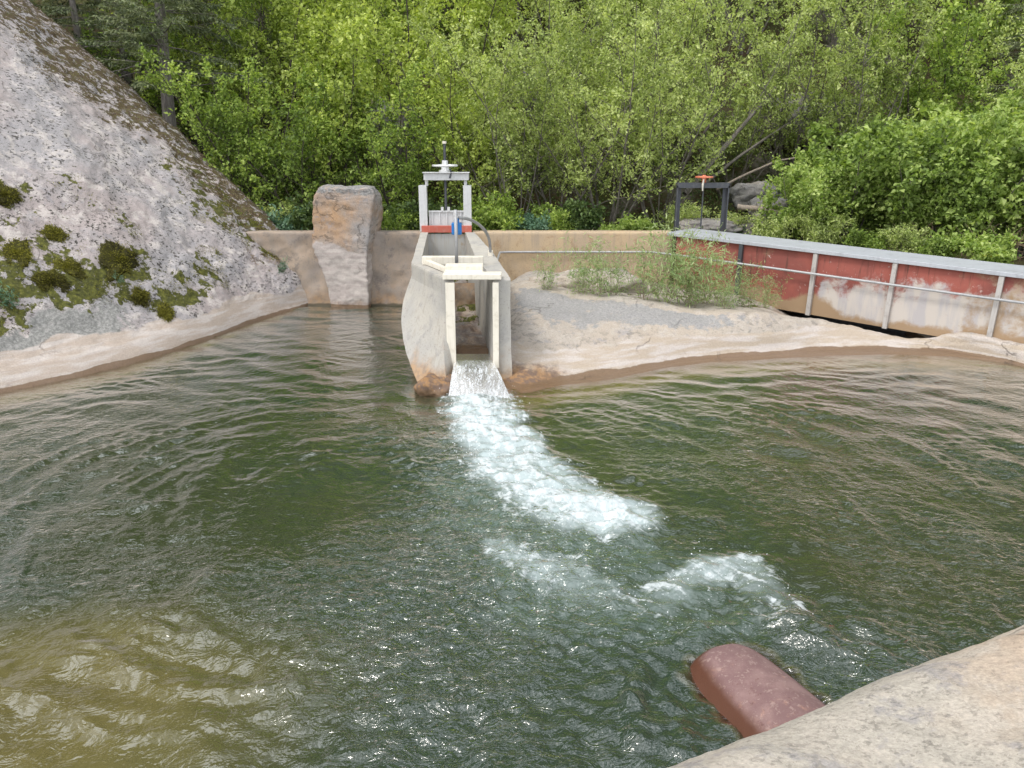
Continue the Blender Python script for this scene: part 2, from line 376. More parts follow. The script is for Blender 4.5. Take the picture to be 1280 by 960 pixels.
# --- the granite dome on the left
shore_px = [(-420, 640), (-230, 552), (-100, 514), (0, 490), (100, 469), (190, 446), (260, 423), (320, 401), (365, 387), (402, 378)]
ridge_px = [(-420, -330, 25.5), (-230, -200, 25.2), (-80, -88, 24.8), (25, 0, 24.4), (115, 74, 23.6), (205, 154, 22.6), (282, 224, 21.5), (342, 280, 20.5), (376, 318, 19.9), (412, 356, 19.5)]
S = [onz(x, y) for x, y in shore_px]; Rg = [atY(x, y, Y) for x, y, Y in ridge_px]
rows = [[] for _ in range(8)]
for i, (s, r) in enumerate(zip(S, Rg)):
    inl = Vector((s.x - r.x, s.y - r.y, 0)).normalized()
    hh = min(1.0, max(.25, (r.z) / 2.2))
    L = r - s
    out = Vector((inl.x, inl.y, .7)).normalized()
    bul = .11 * L.length
    rows[0].append(s + inl * 1.6 + Vector((0, 0, -2.0)))
    rows[1].append(s + inl * .25 + Vector((0, 0, -.22)))
    rows[2].append(s - inl * .18 * hh + Vector((0, 0, .26 * hh)))
    rows[3].append(s - inl * .75 * hh + Vector((0, 0, .62 * hh)) if L.length > 3 else s + L * .4 + out * .26)
    rows[4].append(s + L * .42 + out * bul * .75 if L.length > 3 else s + L * .65 + out * .28)
    rows[5].append(s + L * .75 + out * bul * .75 if L.length > 3 else s + L * .85 + out * .06)
    rows[6].append(r)
    rows[7].append(r - inl * 2.0 + Vector((0, 0, -1.2 - .2 * L.length)))
NU, NV = 420, 330
A = loft(rows, NU, NV); N = normals(A); P3 = A.reshape(-1, 3)
vv = np.tile(np.linspace(0, 7, NV), NU); uu = np.repeat(np.linspace(0, 9, NU), NV)
amp = sstep(2.2, 3.4, vv)
dsp = fbm(P3, .55, 4) * .22 * amp + fbm(P3, 2.2, 4, 5.) * .07 * (amp + .15) + fbm(P3, 9, 3, 9.) * .022 * (amp + .1)
flip = 1.0 if N.reshape(-1, 3)[:, 2].mean() > 0 else -1.0
P3 = P3 + N.reshape(-1, 3) * (dsp * flip)[:, None]
zz = P3[:, 2]
nz = fbm(P3, .7, 4, 3.)
band = 1 - sstep(.34, .62, zz + nz * .40)
wet = 1 - sstep(.02, .12, zz + nz * .08)
stain = (1 - sstep(.05, .4, zz)) * .35
ridge = sstep(4.30, 5.30, vv + nz * .7 + .25 * sstep(3, 8, uu)) * (1 - .2 * sstep(6.3, 6.8, vv)) * .74 * sstep(1.0, 3.0, uu)
ridge = np.maximum(ridge, .45 * sstep(3.6, 4.6, vv + nz) * sstep(4.6, 6.6, uu))
moss = (sstep(2.95, 3.2, vv + nz * .35) * (1 - sstep(3.35, 4.2, vv + nz * .8))) * .70 * (1 - sstep(5.9, 6.8, uu)) * sstep(1.5, 2.8, uu)
moss = np.maximum(moss, .56 * sstep(4.1, 4.7, vv + nz * .6) * (1 - sstep(5.2, 5.7, vv)) * sstep(4.2, 5.8, uu))
grey = (sstep(2.15, 2.45, vv + nz * .2) * (1 - sstep(2.95, 3.3, vv + nz * .4))) * .9 * (1 - sstep(4.2, 5.2, uu))
q = grid_faces(NU, NV)
if flip < 0: q = q[:, ::-1]
dome = mesh_np('granite_outcrop', P3, q, M['dome'], attrs=dict(band=band, wet=wet, stain=stain, ridge=ridge, moss=moss, grey=grey))
tag(dome, 'huge pale granite dome with mossy ridge sloping into the pool on the left', 'rock')
BV = {}
def bvh(o):
    me = o.data; return BVHTree.FromPolygons([v.co for v in me.vertices], [p.vertices for p in me.polygons])
bv_dome = bvh(dome)
def cast_px(bv, px, py):
    h = bv.ray_cast(Vector((0, 0, H)), ray(px, py).normalized()); return h[0], h[1]

# --- bedrock shelf on the right
rw0 = onz(846, 292, 1.77); rw1 = onz(1282, 344, 1.60); rwd = (rw1 - rw0).normalized()
def s_at(px):                    # distance along the steel wall where it is seen at this column
    return min(np.linspace(0, 15, 1501), key=lambda q_: abs((lambda p: 640 + F * p.x / (p.y * CP - (p.z - H) * SP))(rw0 + rwd * q_) - px))
sh = [(600, 505), (650, 486), (700, 477), (765, 469), (860, 452), (950, 446), (1050, 440), (1150, 440), (1225, 448), (1300, 464), (1450, 505), (1700, 590)]
cr = [(600, 350, 1.0), (646, 356, 1.0), (705, 366, .97), (775, 375, .9), (868, 388, .76), (955, 392, .70), (1038, 402, .41), (1138, 421, .19), (1225, 427, .38), (1300, 434, .42), (1450, 448, .5), (1700, 470, .6)]
rows = [[] for _ in range(8)]
for (a, b) in zip(sh, cr):
    s = onz(*a); c = onz(*b)
    if b[0] >= 1225: c = rw0 + rwd * s_at(b[0] - (90 if b[0] > 1500 else 0)); c.z = c.z - 1.20; c += Vector((-rwd.y, rwd.x, 0)) * -.12
    L = c - s
    d = Vector((L.x, L.y, 0)); dl = d.length; d.normalize()
    if a[0] == 600: s.z -= .45; c.z -= .6
    rows[0].append(s - d * 1.5 + Vector((0, 0, -1.6)))
    rows[1].append(s - d * .45 + Vector((0, 0, -.16)))
    rows[2].append(s + d * .08 + Vector((0, 0, .06)))
    rows[3].append(s + L * .42 + Vector((0, 0, .16 * c.z)))
    rows[4].append(c)
    gap = {1038: .5, 1138: 1.0}.get(b[0], 0.0)
    k = Vector((0, .55, -.04 - .35 * gap)); rows[5].append(c + k)
    rows[6].append(c + Vector((.2, 1.7, -.12 if b[2] > .6 else (-.4 if b[0] < 1200 else .1))))
    rows[7].append(c + Vector((.5, 5.0, -.3)))
NU, NV = 420, 200
A = loft(rows, NU, NV); N = normals(A); P3 = A.reshape(-1, 3)
vv = np.tile(np.linspace(0, 7, NV), NU); uu = np.repeat(np.linspace(0, 11, NU), NV)
flip = 1.0 if N.reshape(-1, 3)[:, 2].mean() > 0 else -1.0
amp = sstep(2.4, 3.8, vv)
P3 = P3 + N.reshape(-1, 3) * (flip * (fbm(P3, .8, 4) * .10 * amp + fbm(P3, 3, 4, 4.) * .035 * (amp + .12) + fbm(P3, 11, 3) * .012 * (amp + .1)))[:, None]
zz = P3[:, 2]; nz = fbm(P3, .9, 4, 3.)
greyp = sstep(.22, .42, (vv - 2.2) / 3 + nz * .12) * (1 - sstep(.52, .62, (vv - 2.2) / 3)) * sstep(.6, 1.2, uu) * (1 - sstep(4.0, 5.8, uu)) * .72
wet = 1 - sstep(.02, .14, zz + nz * .06)
stain = (1 - sstep(.02, .5, zz + nz * .1)) * (.35 + .65 * (1 - sstep(1.2, 2.6, uu)))
band = 1 - sstep(.25, .6, zz + nz * .2)
q = grid_faces(NU, NV)
if flip < 0: q = q[:, ::-1]
shelf = mesh_np('bedrock_shelf', P3, q, M['shelf'], attrs=dict(band=band, wet=wet, stain=stain, grey=greyp, moss=np.where(vv > 5.6, .5, 0) * sstep(.3, .5, nz + .4)))
tag(shelf, kind='structure')
bv_shelf = bvh(shelf)

# --- foreground rock (photographer's ledge)
ep = [(-900, 1650, 1.9), (-200, 1320, 1.9), (400, 1130, 1.85), (700, 1020, 1.8), (860, 957, 1.75), (950, 918, 1.72), (1040, 880, 1.7), (1110, 846, 1.72), (1190, 818, 1.75), (1285, 786, 1.8), (1420, 740, 1.9), (1700, 650, 2.0)]
rows = [[] for _ in range(7)]
E = [onz(*e) for e in ep]
for i, e in enumerate(E):
    tg = (E[min(i + 1, len(E) - 1)] - E[max(i - 1, 0)]); tg.z = 0; tg.normalize()
    o = Vector((-tg.y, tg.x, 0))                       # towards the pool
    rows[0].append(e + o * 1.5 + Vector((0, 0, -4.2)))
    rows[1].append(e + o * .75 + Vector((0, 0, -2.0)))
    rows[2].append(e + o * .28 + Vector((0, 0, -.55)))
    rows[3].append(e)
    rows[4].append(e - o * .55 + Vector((0, 0, .16)))
    rows[5].append(e - o * 1.6 + Vector((0, 0, .34)))
    rows[6].append(e - o * 6.0 + Vector((0, 0, .5)))
NU, NV = 330, 200
A = loft(rows, NU, NV); N = normals(A); P3 = A.reshape(-1, 3)
flip = 1.0 if N.reshape(-1, 3)[:, 2].mean() > 0 else -1.0
P3 = P3 + N.reshape(-1, 3) * (flip * (fbm(P3, 1.1, 4) * .05 + fbm(P3, 5, 4, 4.) * .012 + fbm(P3, 20, 3) * .004))[:, None]
q = grid_faces(NU, NV)
if flip < 0: q = q[:, ::-1]
near = mesh_np('rock_ledge', P3, q, M['near'], attrs=dict(wet=1 - sstep(.02, .14, P3[:, 2])))
tag(near, 'smooth cream granite ledge in the bottom right corner, above the rusty pipe', 'rock')
bv_near = bvh(near)

# ------------------------------------------------------------------ boulders
def rock(name, c, d, seed, m, n=72, lump=.45, rz=0, blocky=3.4, attrs=None, fine=.16):
    th = np.linspace(0, math.pi, n // 2); ph = np.linspace(0, 2 * math.pi, n, endpoint=False)
    T, Ph = np.meshgrid(th, ph, indexing='ij')
    D = np.stack([np.sin(T) * np.cos(Ph), np.sin(T) * np.sin(Ph), np.cos(T)], -1).reshape(-1, 3)
    k = (np.abs(D) ** blocky).sum(1) ** (-1 / blocky)
    V = D * k[:, None]
    V = V * (1 + lump * fbm(D, 1.3, 3, seed) + fine * fbm(D, 6, 4, seed + 3))[:, None]
    V = V * (np.array(d) / 2)
    ca, sa = math.cos(rz), math.sin(rz)
    V = np.stack([V[:, 0] * ca - V[:, 1] * sa, V[:, 0] * sa + V[:, 1] * ca, V[:, 2]], 1)
    q = grid_faces(n // 2, n, True)
    o = mesh_np(name, V, q[:, ::-1], m, attrs=attrs(V + np.array(c)) if attrs else None); o.location = c
    return o

# standing block on the wall: lofted rings of four corners
def ring(py, xl, xr, xe, z):          # measured: left edge, front-right arris, right silhouette
    fl = atY(xl, py, 18.95); fr = atY(xr, py, 18.8); br = atY(xe, py, 19.75); bl = atY(xl + 4, py, 19.9)
    for p in (fl, fr, br, bl): p.z = z
    return [fl, fr, br, bl]
def zat(py, Y=18.9): return atY(640, py, Y).z
specs = [(372 + 40, 414, 462, 470), (377, 412, 461, 470), (350, 406, 459, 473), (316, 394, 459, 476), (280, 390, 463, 478), (252, 392, 466, 477), (242, 395, 467, 474), (236, 400, 464, 469)]
rings = [ring(min(py, 377) if py > 380 else py, a, b, c, zat(py)) for py, a, b, c in specs]
nring = 96; A = []
for rg in rings:
    pts = []
    for k in range(4):
        a, b = rg[k], rg[(k + 1) % 4]
        for j in range(nring // 4): pts.append(a.lerp(b, j / (nring // 4)))
    A.append([tuple(p) for p in pts])
A = catmull(np.array(A), 120)
cen = A.mean(1, keepdims=True)
for _ in range(0): A = .5 * A + .25 * np.roll(A, 1, 1) + .25 * np.roll(A, -1, 1)   # soften arrises
topc = []
last = A[-1]; lc = last.mean(0)
for f, up in ((.97, .012), (.75, .04), (.5, .06), (.25, .06), (.01, .06)):
    topc.append(lc + (last - lc) * f + np.array([0, 0, up]))
A = np.concatenate([A, np.array(topc)]); P3 = A.reshape(-1, 3)
cc = np.array([P3[:, 0].mean(), 19.35, 1.3]); dr = P3 - cc; dr[:, 2] *= .3; dr /= np.linalg.norm(dr, axis=1)[:, None]
P3 = P3 + dr * (fbm(P3, 1.1, 3, 2.) * .08 + (np.abs(fbm(P3, 2.6, 5, 2., .6)) - .2) * .10 + fbm(P3, 14, 4) * .022)[:, None]
nz = fbm(P3, 1.2, 4, 1.)
bd = 1 - sstep(1.0, 1.9, P3[:, 2] + nz * .5)
sb = mesh_np('boulder', P3, grid_faces(A.shape[0], nring, True), M['boulder'],
             attrs=dict(band=bd, wet=1 - sstep(.03, .12, P3[:, 2]), stain=(1 - sstep(.1, .5, P3[:, 2] + nz * .2)) * .5, grey=sstep(2.55, 2.75, P3[:, 2] + nz * .1) * .6))
tag(sb, 'upright orange grey granite block standing against the concrete wall', 'boulder')

# ------------------------------------------------------------------ dam wall
ZT = 1.77; YW = 19.3
wx0 = onz(300, 290, ZT).x; gxl = onz(527, 290, ZT).x; gxr = onz(592, 290, ZT).x; wx1 = onz(842, 291, ZT).x
def wall_grid(x0, x1, batter, amp, seed):
    nx = int((x1 - x0) / .05) + 2; nzv = 66
    X, Z = np.meshgrid(np.linspace(x0, x1, nx), np.linspace(-1.4, ZT - .02, nzv), indexing='ij')
    Y = YW - batter * np.clip((1.5 - Z), 0, 3) ** 1.3
    Pp = np.stack([X, Y, Z], -1).reshape(-1, 3)
    Pp[:, 1] += fbm(Pp, 1.3, 5, seed) * amp * sstep(0, .35, ZT - .02 - Pp[:, 2])
    n0 = nx
    top = np.array([(x, y, ZT) for x in np.linspace(x0, x1, nx) for y in (YW + .02, YW + .4)])
    bk = np.array([(x, YW + .42, z) for x in np.linspace(x0, x1, nx) for z in (ZT - .02, -1.4)])
    full = np.concatenate([Pp.reshape(nx, nzv, 3), top.reshape(nx, 2, 3), bk.reshape(nx, 2, 3)], 1)
    full[:, nzv:nzv + 2, 2] += (fbm(full[:, nzv, :], 1.5, 4) * .015)[:, None]
    return full.reshape(-1, 3), nx, nzv + 4
wall = empty('dam_wall', (wx0, YW, 0), 'low tan concrete dam wall closing the far side of the pool', 'wall')
v, nx, nzv = wall_grid(wx0, gxl + .02, .12, .18, 3.)
o = mesh_np('wall_section', v - np.array(wall.location), grid_faces(nx, nzv), M['roughwall'], wall, attrs=dict(rust=(1 - sstep(.1, .7, v[:, 2])) * .6, dark=1 - sstep(.0, .12, v[:, 2])))
o['label'] = 'rough grey brown section of the wall left of the sluice'
v, nx, nzv = wall_grid(gxr - .02, wx1, .0, .015, 8.)
o = mesh_np('wall_section', v - np.array(wall.location), grid_faces(nx, nzv), M['tan'], wall, attrs=dict(rust=(1 - sstep(.6, 1.5, v[:, 2])) * .35))
o['label'] = 'smooth tan section of the wall right of the sluice'

# ------------------------------------------------------------------ concrete chute
YF = 12.75
iL = [(-2.03, YW), (-1.73, 15.1), (onz(567, 350, ZT).x, YF)]
iR = [(-1.13, YW), (-.70, 15.1), (onz(616, 350, ZT).x, YF)]
oL = [(onz(526, 290, ZT).x, YW), onz(514, 329, ZT).to_2d(), onz(555, 348, ZT).to_2d()]
oR = [(onz(593, 290, ZT).x, YW), onz(618, 318, ZT).to_2d(), onz(638, 348, ZT).to_2d()]
oL = [tuple(p) for p in oL]; oR = [tuple(p) for p in oR]
chute = empty('sluice_chute', (-1.1, 16, 0), 'open grey concrete sluice chute pouring white water into the pool', 'chute')
CL = np.array(chute.location)
def side_wall(inner, outer, flare, name, rust_front):
    # loop in plan: inner back -> inner front -> outer front ... -> outer back ; the outer foot flares with depth
    loop = [inner[0], inner[1], inner[2], outer[2], outer[1], outer[0]]
    fl = [(0, 0), (0, 0), (0, 0), flare[2], flare[1], flare[0]]
    per = []; off = []
    for k in range(6):
        a, b = np.array(loop[k]), np.array(loop[(k + 1) % 6]); fa, fb = np.array(fl[k]), np.array(fl[(k + 1) % 6])
        nn = max(3, int(np.linalg.norm(b - a) / .06))
        for j in range(nn): per.append(a + (b - a) * j / nn); off.append(fa + (fb - fa) * j / nn)
    per = np.array(per); off = np.array(off); n = len(per)
    zs = np.concatenate([np.linspace(-1.2, ZT - .03, 60), [ZT]])
    V = []
    for z in zs:
        k = max(0, (1.25 - z)) ** 1.5 / 1.25 ** 1.5 * (1 if z > 0 else 1)
        k = min(k, 1.4)
        ring_ = per + off * k
        if z == ZT:
            c = ring_.mean(0); ring_ = ring_ + (c - ring_) * .012
        V.append(np.column_stack([ring_, np.full(n, z)]))
    V = np.array(V)
    if flare[1][1] < -1:
        wgt = np.interp(np.arange(n), np.cumsum([0] + [max(3, int(np.linalg.norm(np.array(loop[(k + 1) % 6]) - np.array(loop[k])) / .06)) for k in range(6)])[[0, 3, 4, 5, 6]], [0, .15, 1, .35, 0])
        V[:, :, 0] -= .24 * np.sin(np.pi * np.clip((1.5 - zs) / 1.6, 0, 1))[:, None] * wgt[None, :]
    P = V.reshape(-1, 3); P[:, :2] += (np.stack([fbm(P, 2, 4), fbm(P, 2, 4, 9.)], 1)) * .018
    q = grid_faces(len(zs), n, True)
    me_v = P - CL
    nz = fbm(P, 1.5, 4)
    rust = (1 - sstep(.0, .95, P[:, 2] + nz * .5)) * np.clip((15.5 - P[:, 1]) / 2.6, 0, 1) * rust_front + (1 - sstep(.05, .4, P[:, 2])) * .5
    dark = 1 - sstep(-.05, .08, P[:, 2] + nz * .1)
    # cap: strip triangulated as ngon in bmesh
    o = mesh_np(name, me_v, q, M['conc'], chute, smooth=False, attrs=dict(rust=rust, dark=dark))
    mb = MB(); m = len(loop)
    mb.add([(p[0], p[1], ZT + .001) for p in loop], [tuple(range(m))])
    import bmesh
    bm = bmesh.new(); bm.from_mesh(o.data); bm.verts.ensure_lookup_table()
    top = [bm.verts[(len(zs) - 1) * n + j] for j in range(n)]
    bm.faces.new(top); bmesh.ops.recalc_face_normals(bm, faces=bm.faces); bm.to_mesh(o.data); bm.free()
    return o
side_wall(iL, oL, [(-.10, -.1), (.30, -1.75), (.06, -.62)], 'side_wall', .62)
side_wall(iR, oR, [(.12, 0), (.15, -.1), (.03, -.1)], 'side_wall', .35)
# stepped floor with rocky, mossy drop
nY, nX = 150, 26; V = []
for j in range(nY):
    y = 12.78 + (YW - 12.78) * j / (nY - 1)
    if y > 15.1: f = (y - 15.1) / (YW - 15.1); a = iL[1][0] + (iL[0][0] - iL[1][0]) * f; b = iR[1][0] + (iR[0][0] - iR[1][0]) * f
    else: f = (y - YF) / (15.1 - YF); a = iL[2][0] + (iL[1][0] - iL[2][0]) * f; b = iR[2][0] + (iR[1][0] - iR[2][0]) * f
    for i in range(nX):
        V.append((a - .05 + (b - a + .1) * i / (nX - 1), y, 0))
V = np.array(V, float)
st = np.clip((V[:, 1] - 12.9) / 2.4, 0, 1)
lump = fbm(V, 2.3, 4, 6.)
stp = np.floor(st * 5 + lump * .7) / 5 * .7 + st * .3
V[:, 2] = .33 + stp * .42 + np.where(V[:, 1] > 13.1, lump * .10 + fbm(V, 7, 3) * .03, 0)
o = mesh_np('chute_floor', V - CL, grid_faces(nY, nX)[:, ::-1], M['shelf'], chute, attrs=dict(stain=np.where(V[:, 1] < 13.6, 1.0, .55), wet=.35 + (1 - sstep(13.2, 14.0, V[:, 1])) * .4, moss=sstep(13.9, 14.8, V[:, 1]) * .52, grey=sstep(13.3, 13.7, V[:, 1]) * .6))
X_, Z_ = np.meshgrid(np.linspace(-1.70, -.55, 40), np.linspace(-.2, 1.22, 40), indexing='ij')
bp_ = np.column_stack([X_.ravel(), np.full(1600, 15.45), Z_.ravel()]); bp_[:, 1] += fbm(bp_, 3, 4) * .06
mesh_np('baffle', bp_ - CL, grid_faces(40, 40), M['conc'], chute, attrs=dict(dark=.80 - .45 * Z_.ravel(), rust=.75 + 0 * Z_.ravel()))  # dark: shade inside the chute put into the colour, deepest low down; rust is staining
# white steel edge strips + lintel
lf = Vector((iL[2][0], YF, 0)); rf = Vector((iR[2][0], YF, 0))
for p, wdt, dx in ((lf, .15, -.065), (rf, .10, .045)):
    mb = MB(); mb.box((p.x + dx, YF - .035, (ZT - .05 + .28) / 2), (wdt, .05, ZT - .05 - .28)); mb.build('edge_strip', M['white'], chute, .006)
mb = MB(); mb.box(((lf.x + rf.x) / 2 - .02, YF + .08, ZT + .045), (rf.x - lf.x + .32, .30, .085)); mb.build('lintel', M['white'], chute, .008)
# timbers lying over the chute
b1l, b1r = onz(528, 324, ZT + .1), onz(604, 324, ZT + .1)
mb = MB(); mb.bar((b1l.x, b1l.y, ZT + .08), (b1r.x, b1r.y, ZT + .08), .14, .15); mb.build('timber', M['white'], chute, .012)
mb = MB(); p0, p1 = onz(530, 326, ZT + .05), onz(560, 338, ZT + .05); mb.bar((p0.x, p0.y, ZT + .05), (p1.x, p1.y, ZT + .05), .09, .08); mb.build('timber', M['white'], chute, .008)
p0, p1 = onz(557, 334, ZT + .12), onz(604, 334, ZT + .12)
mb = MB(); mb.bar((p0.x, p0.y, ZT + .085), (p1.x, p1.y, ZT + .085), .30, .16); mb.build('timber', M['white'], chute, .012)
p0, p1 = onz(557, 340, ZT + .05), onz(604, 340, ZT + .05)
mb = MB(); mb.bar((p0.x, p0.y - .02, ZT + .05), (p1.x, p1.y - .02, ZT + .05), .28, .09); mb.build('timber', M['white'], chute, .012)

# ------------------------------------------------------------------ sluice gate at the head of the chute
YG = YW + .18
G = lambda x, y: atY(x, y, YG)
gate = empty('sluice_gate', (G(557, 290).x, YG, ZT), 'grey steel sluice gate with silver handwheel at the head of the chute', 'sluice gate')
for x in (530.5, 585):
    a, b = G(x, 289), G(x, 231.5)
    mb = MB(); cx = a.x; hz = b.z - a.z
    mb.box((cx, YG + .10, a.z + hz / 2), (.19, .02, hz)).box((cx - .085, YG, a.z + hz / 2), (.02, .22, hz)).box((cx + .085, YG, a.z + hz / 2), (.02, .22, hz)).box((cx, YG - .11, a.z + hz / 2), (.19, .015, hz))
    mb.build('post', M['alu'], gate, .004)
    mb = MB(); t_ = G(x + (3 if x < 550 else -3), 231.5); u_ = G(x + (3 if x < 550 else -3), 224); mb.box((t_.x, YG, (t_.z + u_.z) / 2), (.07, .1, u_.z - t_.z + .02)); mb.build('bracket', M['alu'], gate)
a, b = G(530, 220.5), G(586, 220.5); zc = a.z; hb = G(0, 216).z - G(0, 225).z
mb = MB(); mb.box(((a.x + b.x) / 2, YG - .10, zc), (b.x - a.x, .02, hb)).box(((a.x + b.x) / 2, YG + .10, zc), (b.x - a.x, .02, hb)).box(((a.x + b.x) / 2, YG - .02, zc + hb / 2 + .008), (b.x - a.x + .05, .3, .016))
mb.build('crossbeam', M['alu'], gate, .003)
sx = G(556.5, 220).x; z0, z1 = G(0, 265).z, G(0, 179).z
mb = MB(); mb.tube([(sx, YG, z0), (sx, YG, z1)], .033, 10); mb.build('screw_stem', M['dkst'], gate, smooth=False)
mb = MB(); mb.tube([(sx, YG, z1 - .01), (sx, YG, z1 + .05)], .05, 12); mb.build('stem_cap', M['white'], gate)
zw = G(0, 207).z
mb = MB(); mb.torus((sx, YG, zw), .29, .022)
for k in range(4):
    an = k * math.pi / 2 + .4; mb.tube([(sx, YG, zw), (sx + .29 * math.cos(an), YG + .29 * math.sin(an), zw)], .016, 6)
mb.build('handwheel', M['silver'], gate, smooth=True)
mb = MB(); zb = zc + hb / 2
mb.tube([(sx, YG, zb), (sx, YG, zb + .06), (sx, YG, zb + .061), (sx, YG, zw - .02), (sx, YG, zw + .02), (sx, YG, zw + .021), (sx, YG, zw + .12)], [.15, .15, .10, .09, .09, .075, .07], 16); mb.build('hub', M['silver'], gate)
mb = MB(); mb.tube([(sx + .13, YG - .14, zb + .1), (sx + .15, YG - .15, zb), (sx + .12, YG - .15, zb - .12)], .022, 6); mb.build('lock_chain', M['dkst'], gate)
a, b = G(536, 263), G(580.5, 263); zt = a.z; zbm = G(0, 285).z
mb = MB(); mb.box(((a.x + b.x) / 2, YG, (zt + zbm) / 2), (b.x - a.x, .03, zt - zbm))
for k in range(5): mb.box((a.x + (b.x - a.x) * (k + .5) / 5, YG - .025, (zt + zbm) / 2), (.03, .03, zt - zbm - .04))
mb.box(((a.x + b.x) / 2, YG - .025, zt - .02), (b.x - a.x, .05, .04))
mb.build('gate_leaf', M['alu'], gate)
for x in (553, 561): mb = MB(); c = G(x, 261); mb.box((c.x, YG - .02, c.z), (.06, .08, .09)); mb.build('lug', M['silver'], gate)
a, b = G(528, 286), G(590, 286)
mb = MB(); mb.box(((a.x + b.x) / 2, YG - .14, a.z + .01), (b.x - a.x, .12, .16)); mb.build('sill_beam', M['redpaint'], gate, .006)['label'] = 'faded red sill beam'
mb = MB(); mb.box((-1.58, YW + .06, 1.0), (.95, .04, 1.45)); mb.build('back_plate', M['leaf_plate'], gate)['label'] = 'stained steel plate below the sill'

# ------------------------------------------------------------------ level gauge and conduit
pb = onz(571, 327, ZT + .15); gz1 = atY(571, 262, pb.y).z
gauge = empty('level_gauge', (pb.x, pb.y, pb.z), 'thin steel gauge pole with blue box standing on the chute timbers', 'gauge')
mb = MB(); mb.tube([(pb.x, pb.y - .04, ZT + .06), (pb.x, pb.y - .04, gz1)], .03, 10); mb.build('pole', M['galv'], gauge, smooth=True)
bc = atY(571, 284, pb.y + .1)
mb = MB(); mb.box((bc.x, pb.y + .075, bc.z - .02), (.17, .14, .20)); mb.box((bc.x, pb.y + .075, bc.z + .115), (.09, .09, .08)); mb.build('sensor_box', M['blue'], gauge, .015)
mb = MB(); q0 = atY(574, 272, pb.y)
cpts = [atY(574, 272, pb.y), atY(586, 274, pb.y + .3), atY(599, 281, pb.y + .7), atY(608, 291, pb.y + 1.1), atY(612, 302, pb.y + 1.5), atY(613, 317, pb.y + 1.7)]
mb.tube([tuple(p) for p in catmull([tuple(p) for p in cpts], 24)], .028, 8); mb.build('flexible_conduit', M['galv'], gauge, smooth=True)
ec = cpts[-1]
mb = MB(); mb.box((ec.x, ec.y, ec.z - .05), (.10, .10, .22)); mb.build('junction_box', M['white'], gauge, .01)
ZC = 1.30
rwn = Vector((rwd.y, -rwd.x, 0)).normalized(); rwu = rwd.cross(rwn); rwu = rwu if rwu.z > 0 else -rwu; TILT = rwd.z
if rwn.y > 0: rwn = -rwn
cond = MB()
pts = [(ec.x + .03, ec.y, ec.z), (ec.x + .05, ec.y + .9, ZC + .05), (ec.x + .12, YW - .12, ZC), (ec.x + .35, YW - .07, ZC), (wx1 - .5, YW - .07, ZC)]
a = rw0 + rwn * .16; pts += [(a.x + .25 * rwd.x, a.y + .25 * rwd.y, ZC - .01)]
e_ = rw0 + rwd * 16 + rwn * .16; pts += [(e_.x, e_.y, ZC + TILT * 16)]
cond.tube(pts, .026, 8); o = cond.build('conduit_pipe', M['galv'], None, smooth=True)
tag(o, 'thin grey conduit pipe running along the tan wall and red steel wall', 'pipe')

# ------------------------------------------------------------------ red steel wall
rwall = empty('steel_wall', tuple(rw0), 'rusty red steel panel wall with pale grey cap on the right', 'wall')
RL = np.array(rwall.location)
ribs_px = [928, 1021, 1120, 1253]
ss_ = [0] + [s_at(x) for x in ribs_px]; ss_ += [ss_[-1] + 2.1, ss_[-1] + 4.2, ss_[-1] + 6.3, ss_[-1] + 8.4]
ZB = .39
for k in range(len(ss_) - 1):
    s0, s1 = ss_[k], ss_[k + 1]; nx, nzv = 50, 40
    Sg, Zg = np.meshgrid(np.linspace(s0 + .004, s1 - .004, nx), np.linspace(ZB, ZT - .05, nzv), indexing='ij')
    Pp = np.stack([rw0.x + rwd.x * Sg, rw0.y + rwd.y * Sg, Zg], -1).reshape(-1, 3)
    sg = Sg.ravel(); zg = (Zg.ravel() - ZB) / (ZT - ZB); nz = fbm(Pp, 1.0, 4)
    bow = .015 * np.sin(np.pi * (sg - s0) / (s1 - s0)) * np.sin(np.pi * zg)
    Pp[:, 0] += rwn.x * bow; Pp[:, 1] += rwn.y * bow; Pp[:, 2] += TILT * sg
    edge = np.interp(sg, [0, ss_[2], ss_[2] + .2, ss_[3], ss_[4], 30], [-.3, -.2, .42, .62, .80, .82])
    silt = 1 - sstep(-.42, .42, zg - edge + nz * .3)
    brown = 1 - sstep(.0, .34, zg + nz * .25) * np.interp(sg, [0, ss_[2], ss_[3], ss_[4], 30], [.5, .7, .9, .45, .35])
    mesh_np('panel', Pp - RL, grid_faces(nx, nzv), M['redpanel'], rwall, attrs=dict(silt=silt, brown=brown))
for k, s in enumerate(ss_[1:]):
    p = rw0 + rwd * s + rwn * .045
    mb = MB(); mb.box((p.x, p.y, (ZB + ZT) / 2 - .035 + TILT * s), (.09, .08, ZT - ZB - .05), (rwd, rwn, rwu))
    mb.build('rib', M['dkst'] if k in (0,) else M['rib'], rwall, .005)
mb = MB(); L = 15.0; cw = 1.15
cs = rw0 + rwd * (L / 2 - .2) - rwn * (cw / 2 - .10)
mb.box((cs.x, cs.y, cs.z - .015), (L, cw, .075), (rwd, rwn, rwu)); mb.build('cap_plate', M['capgrey'], rwall, .006)
bkp = rw0 + rwd * (L / 2) - rwn * 1.0
mb = MB(); mb.box((bkp.x, bkp.y, bkp.z - .06 - (ZT + 1.0) / 2), (L, .05, ZT + 1.0), (rwd, rwn, rwu)); mb.build('dark_backing', M['dkst'], rwall)  # added dark sheet, so the gap under the red panels reads as shade

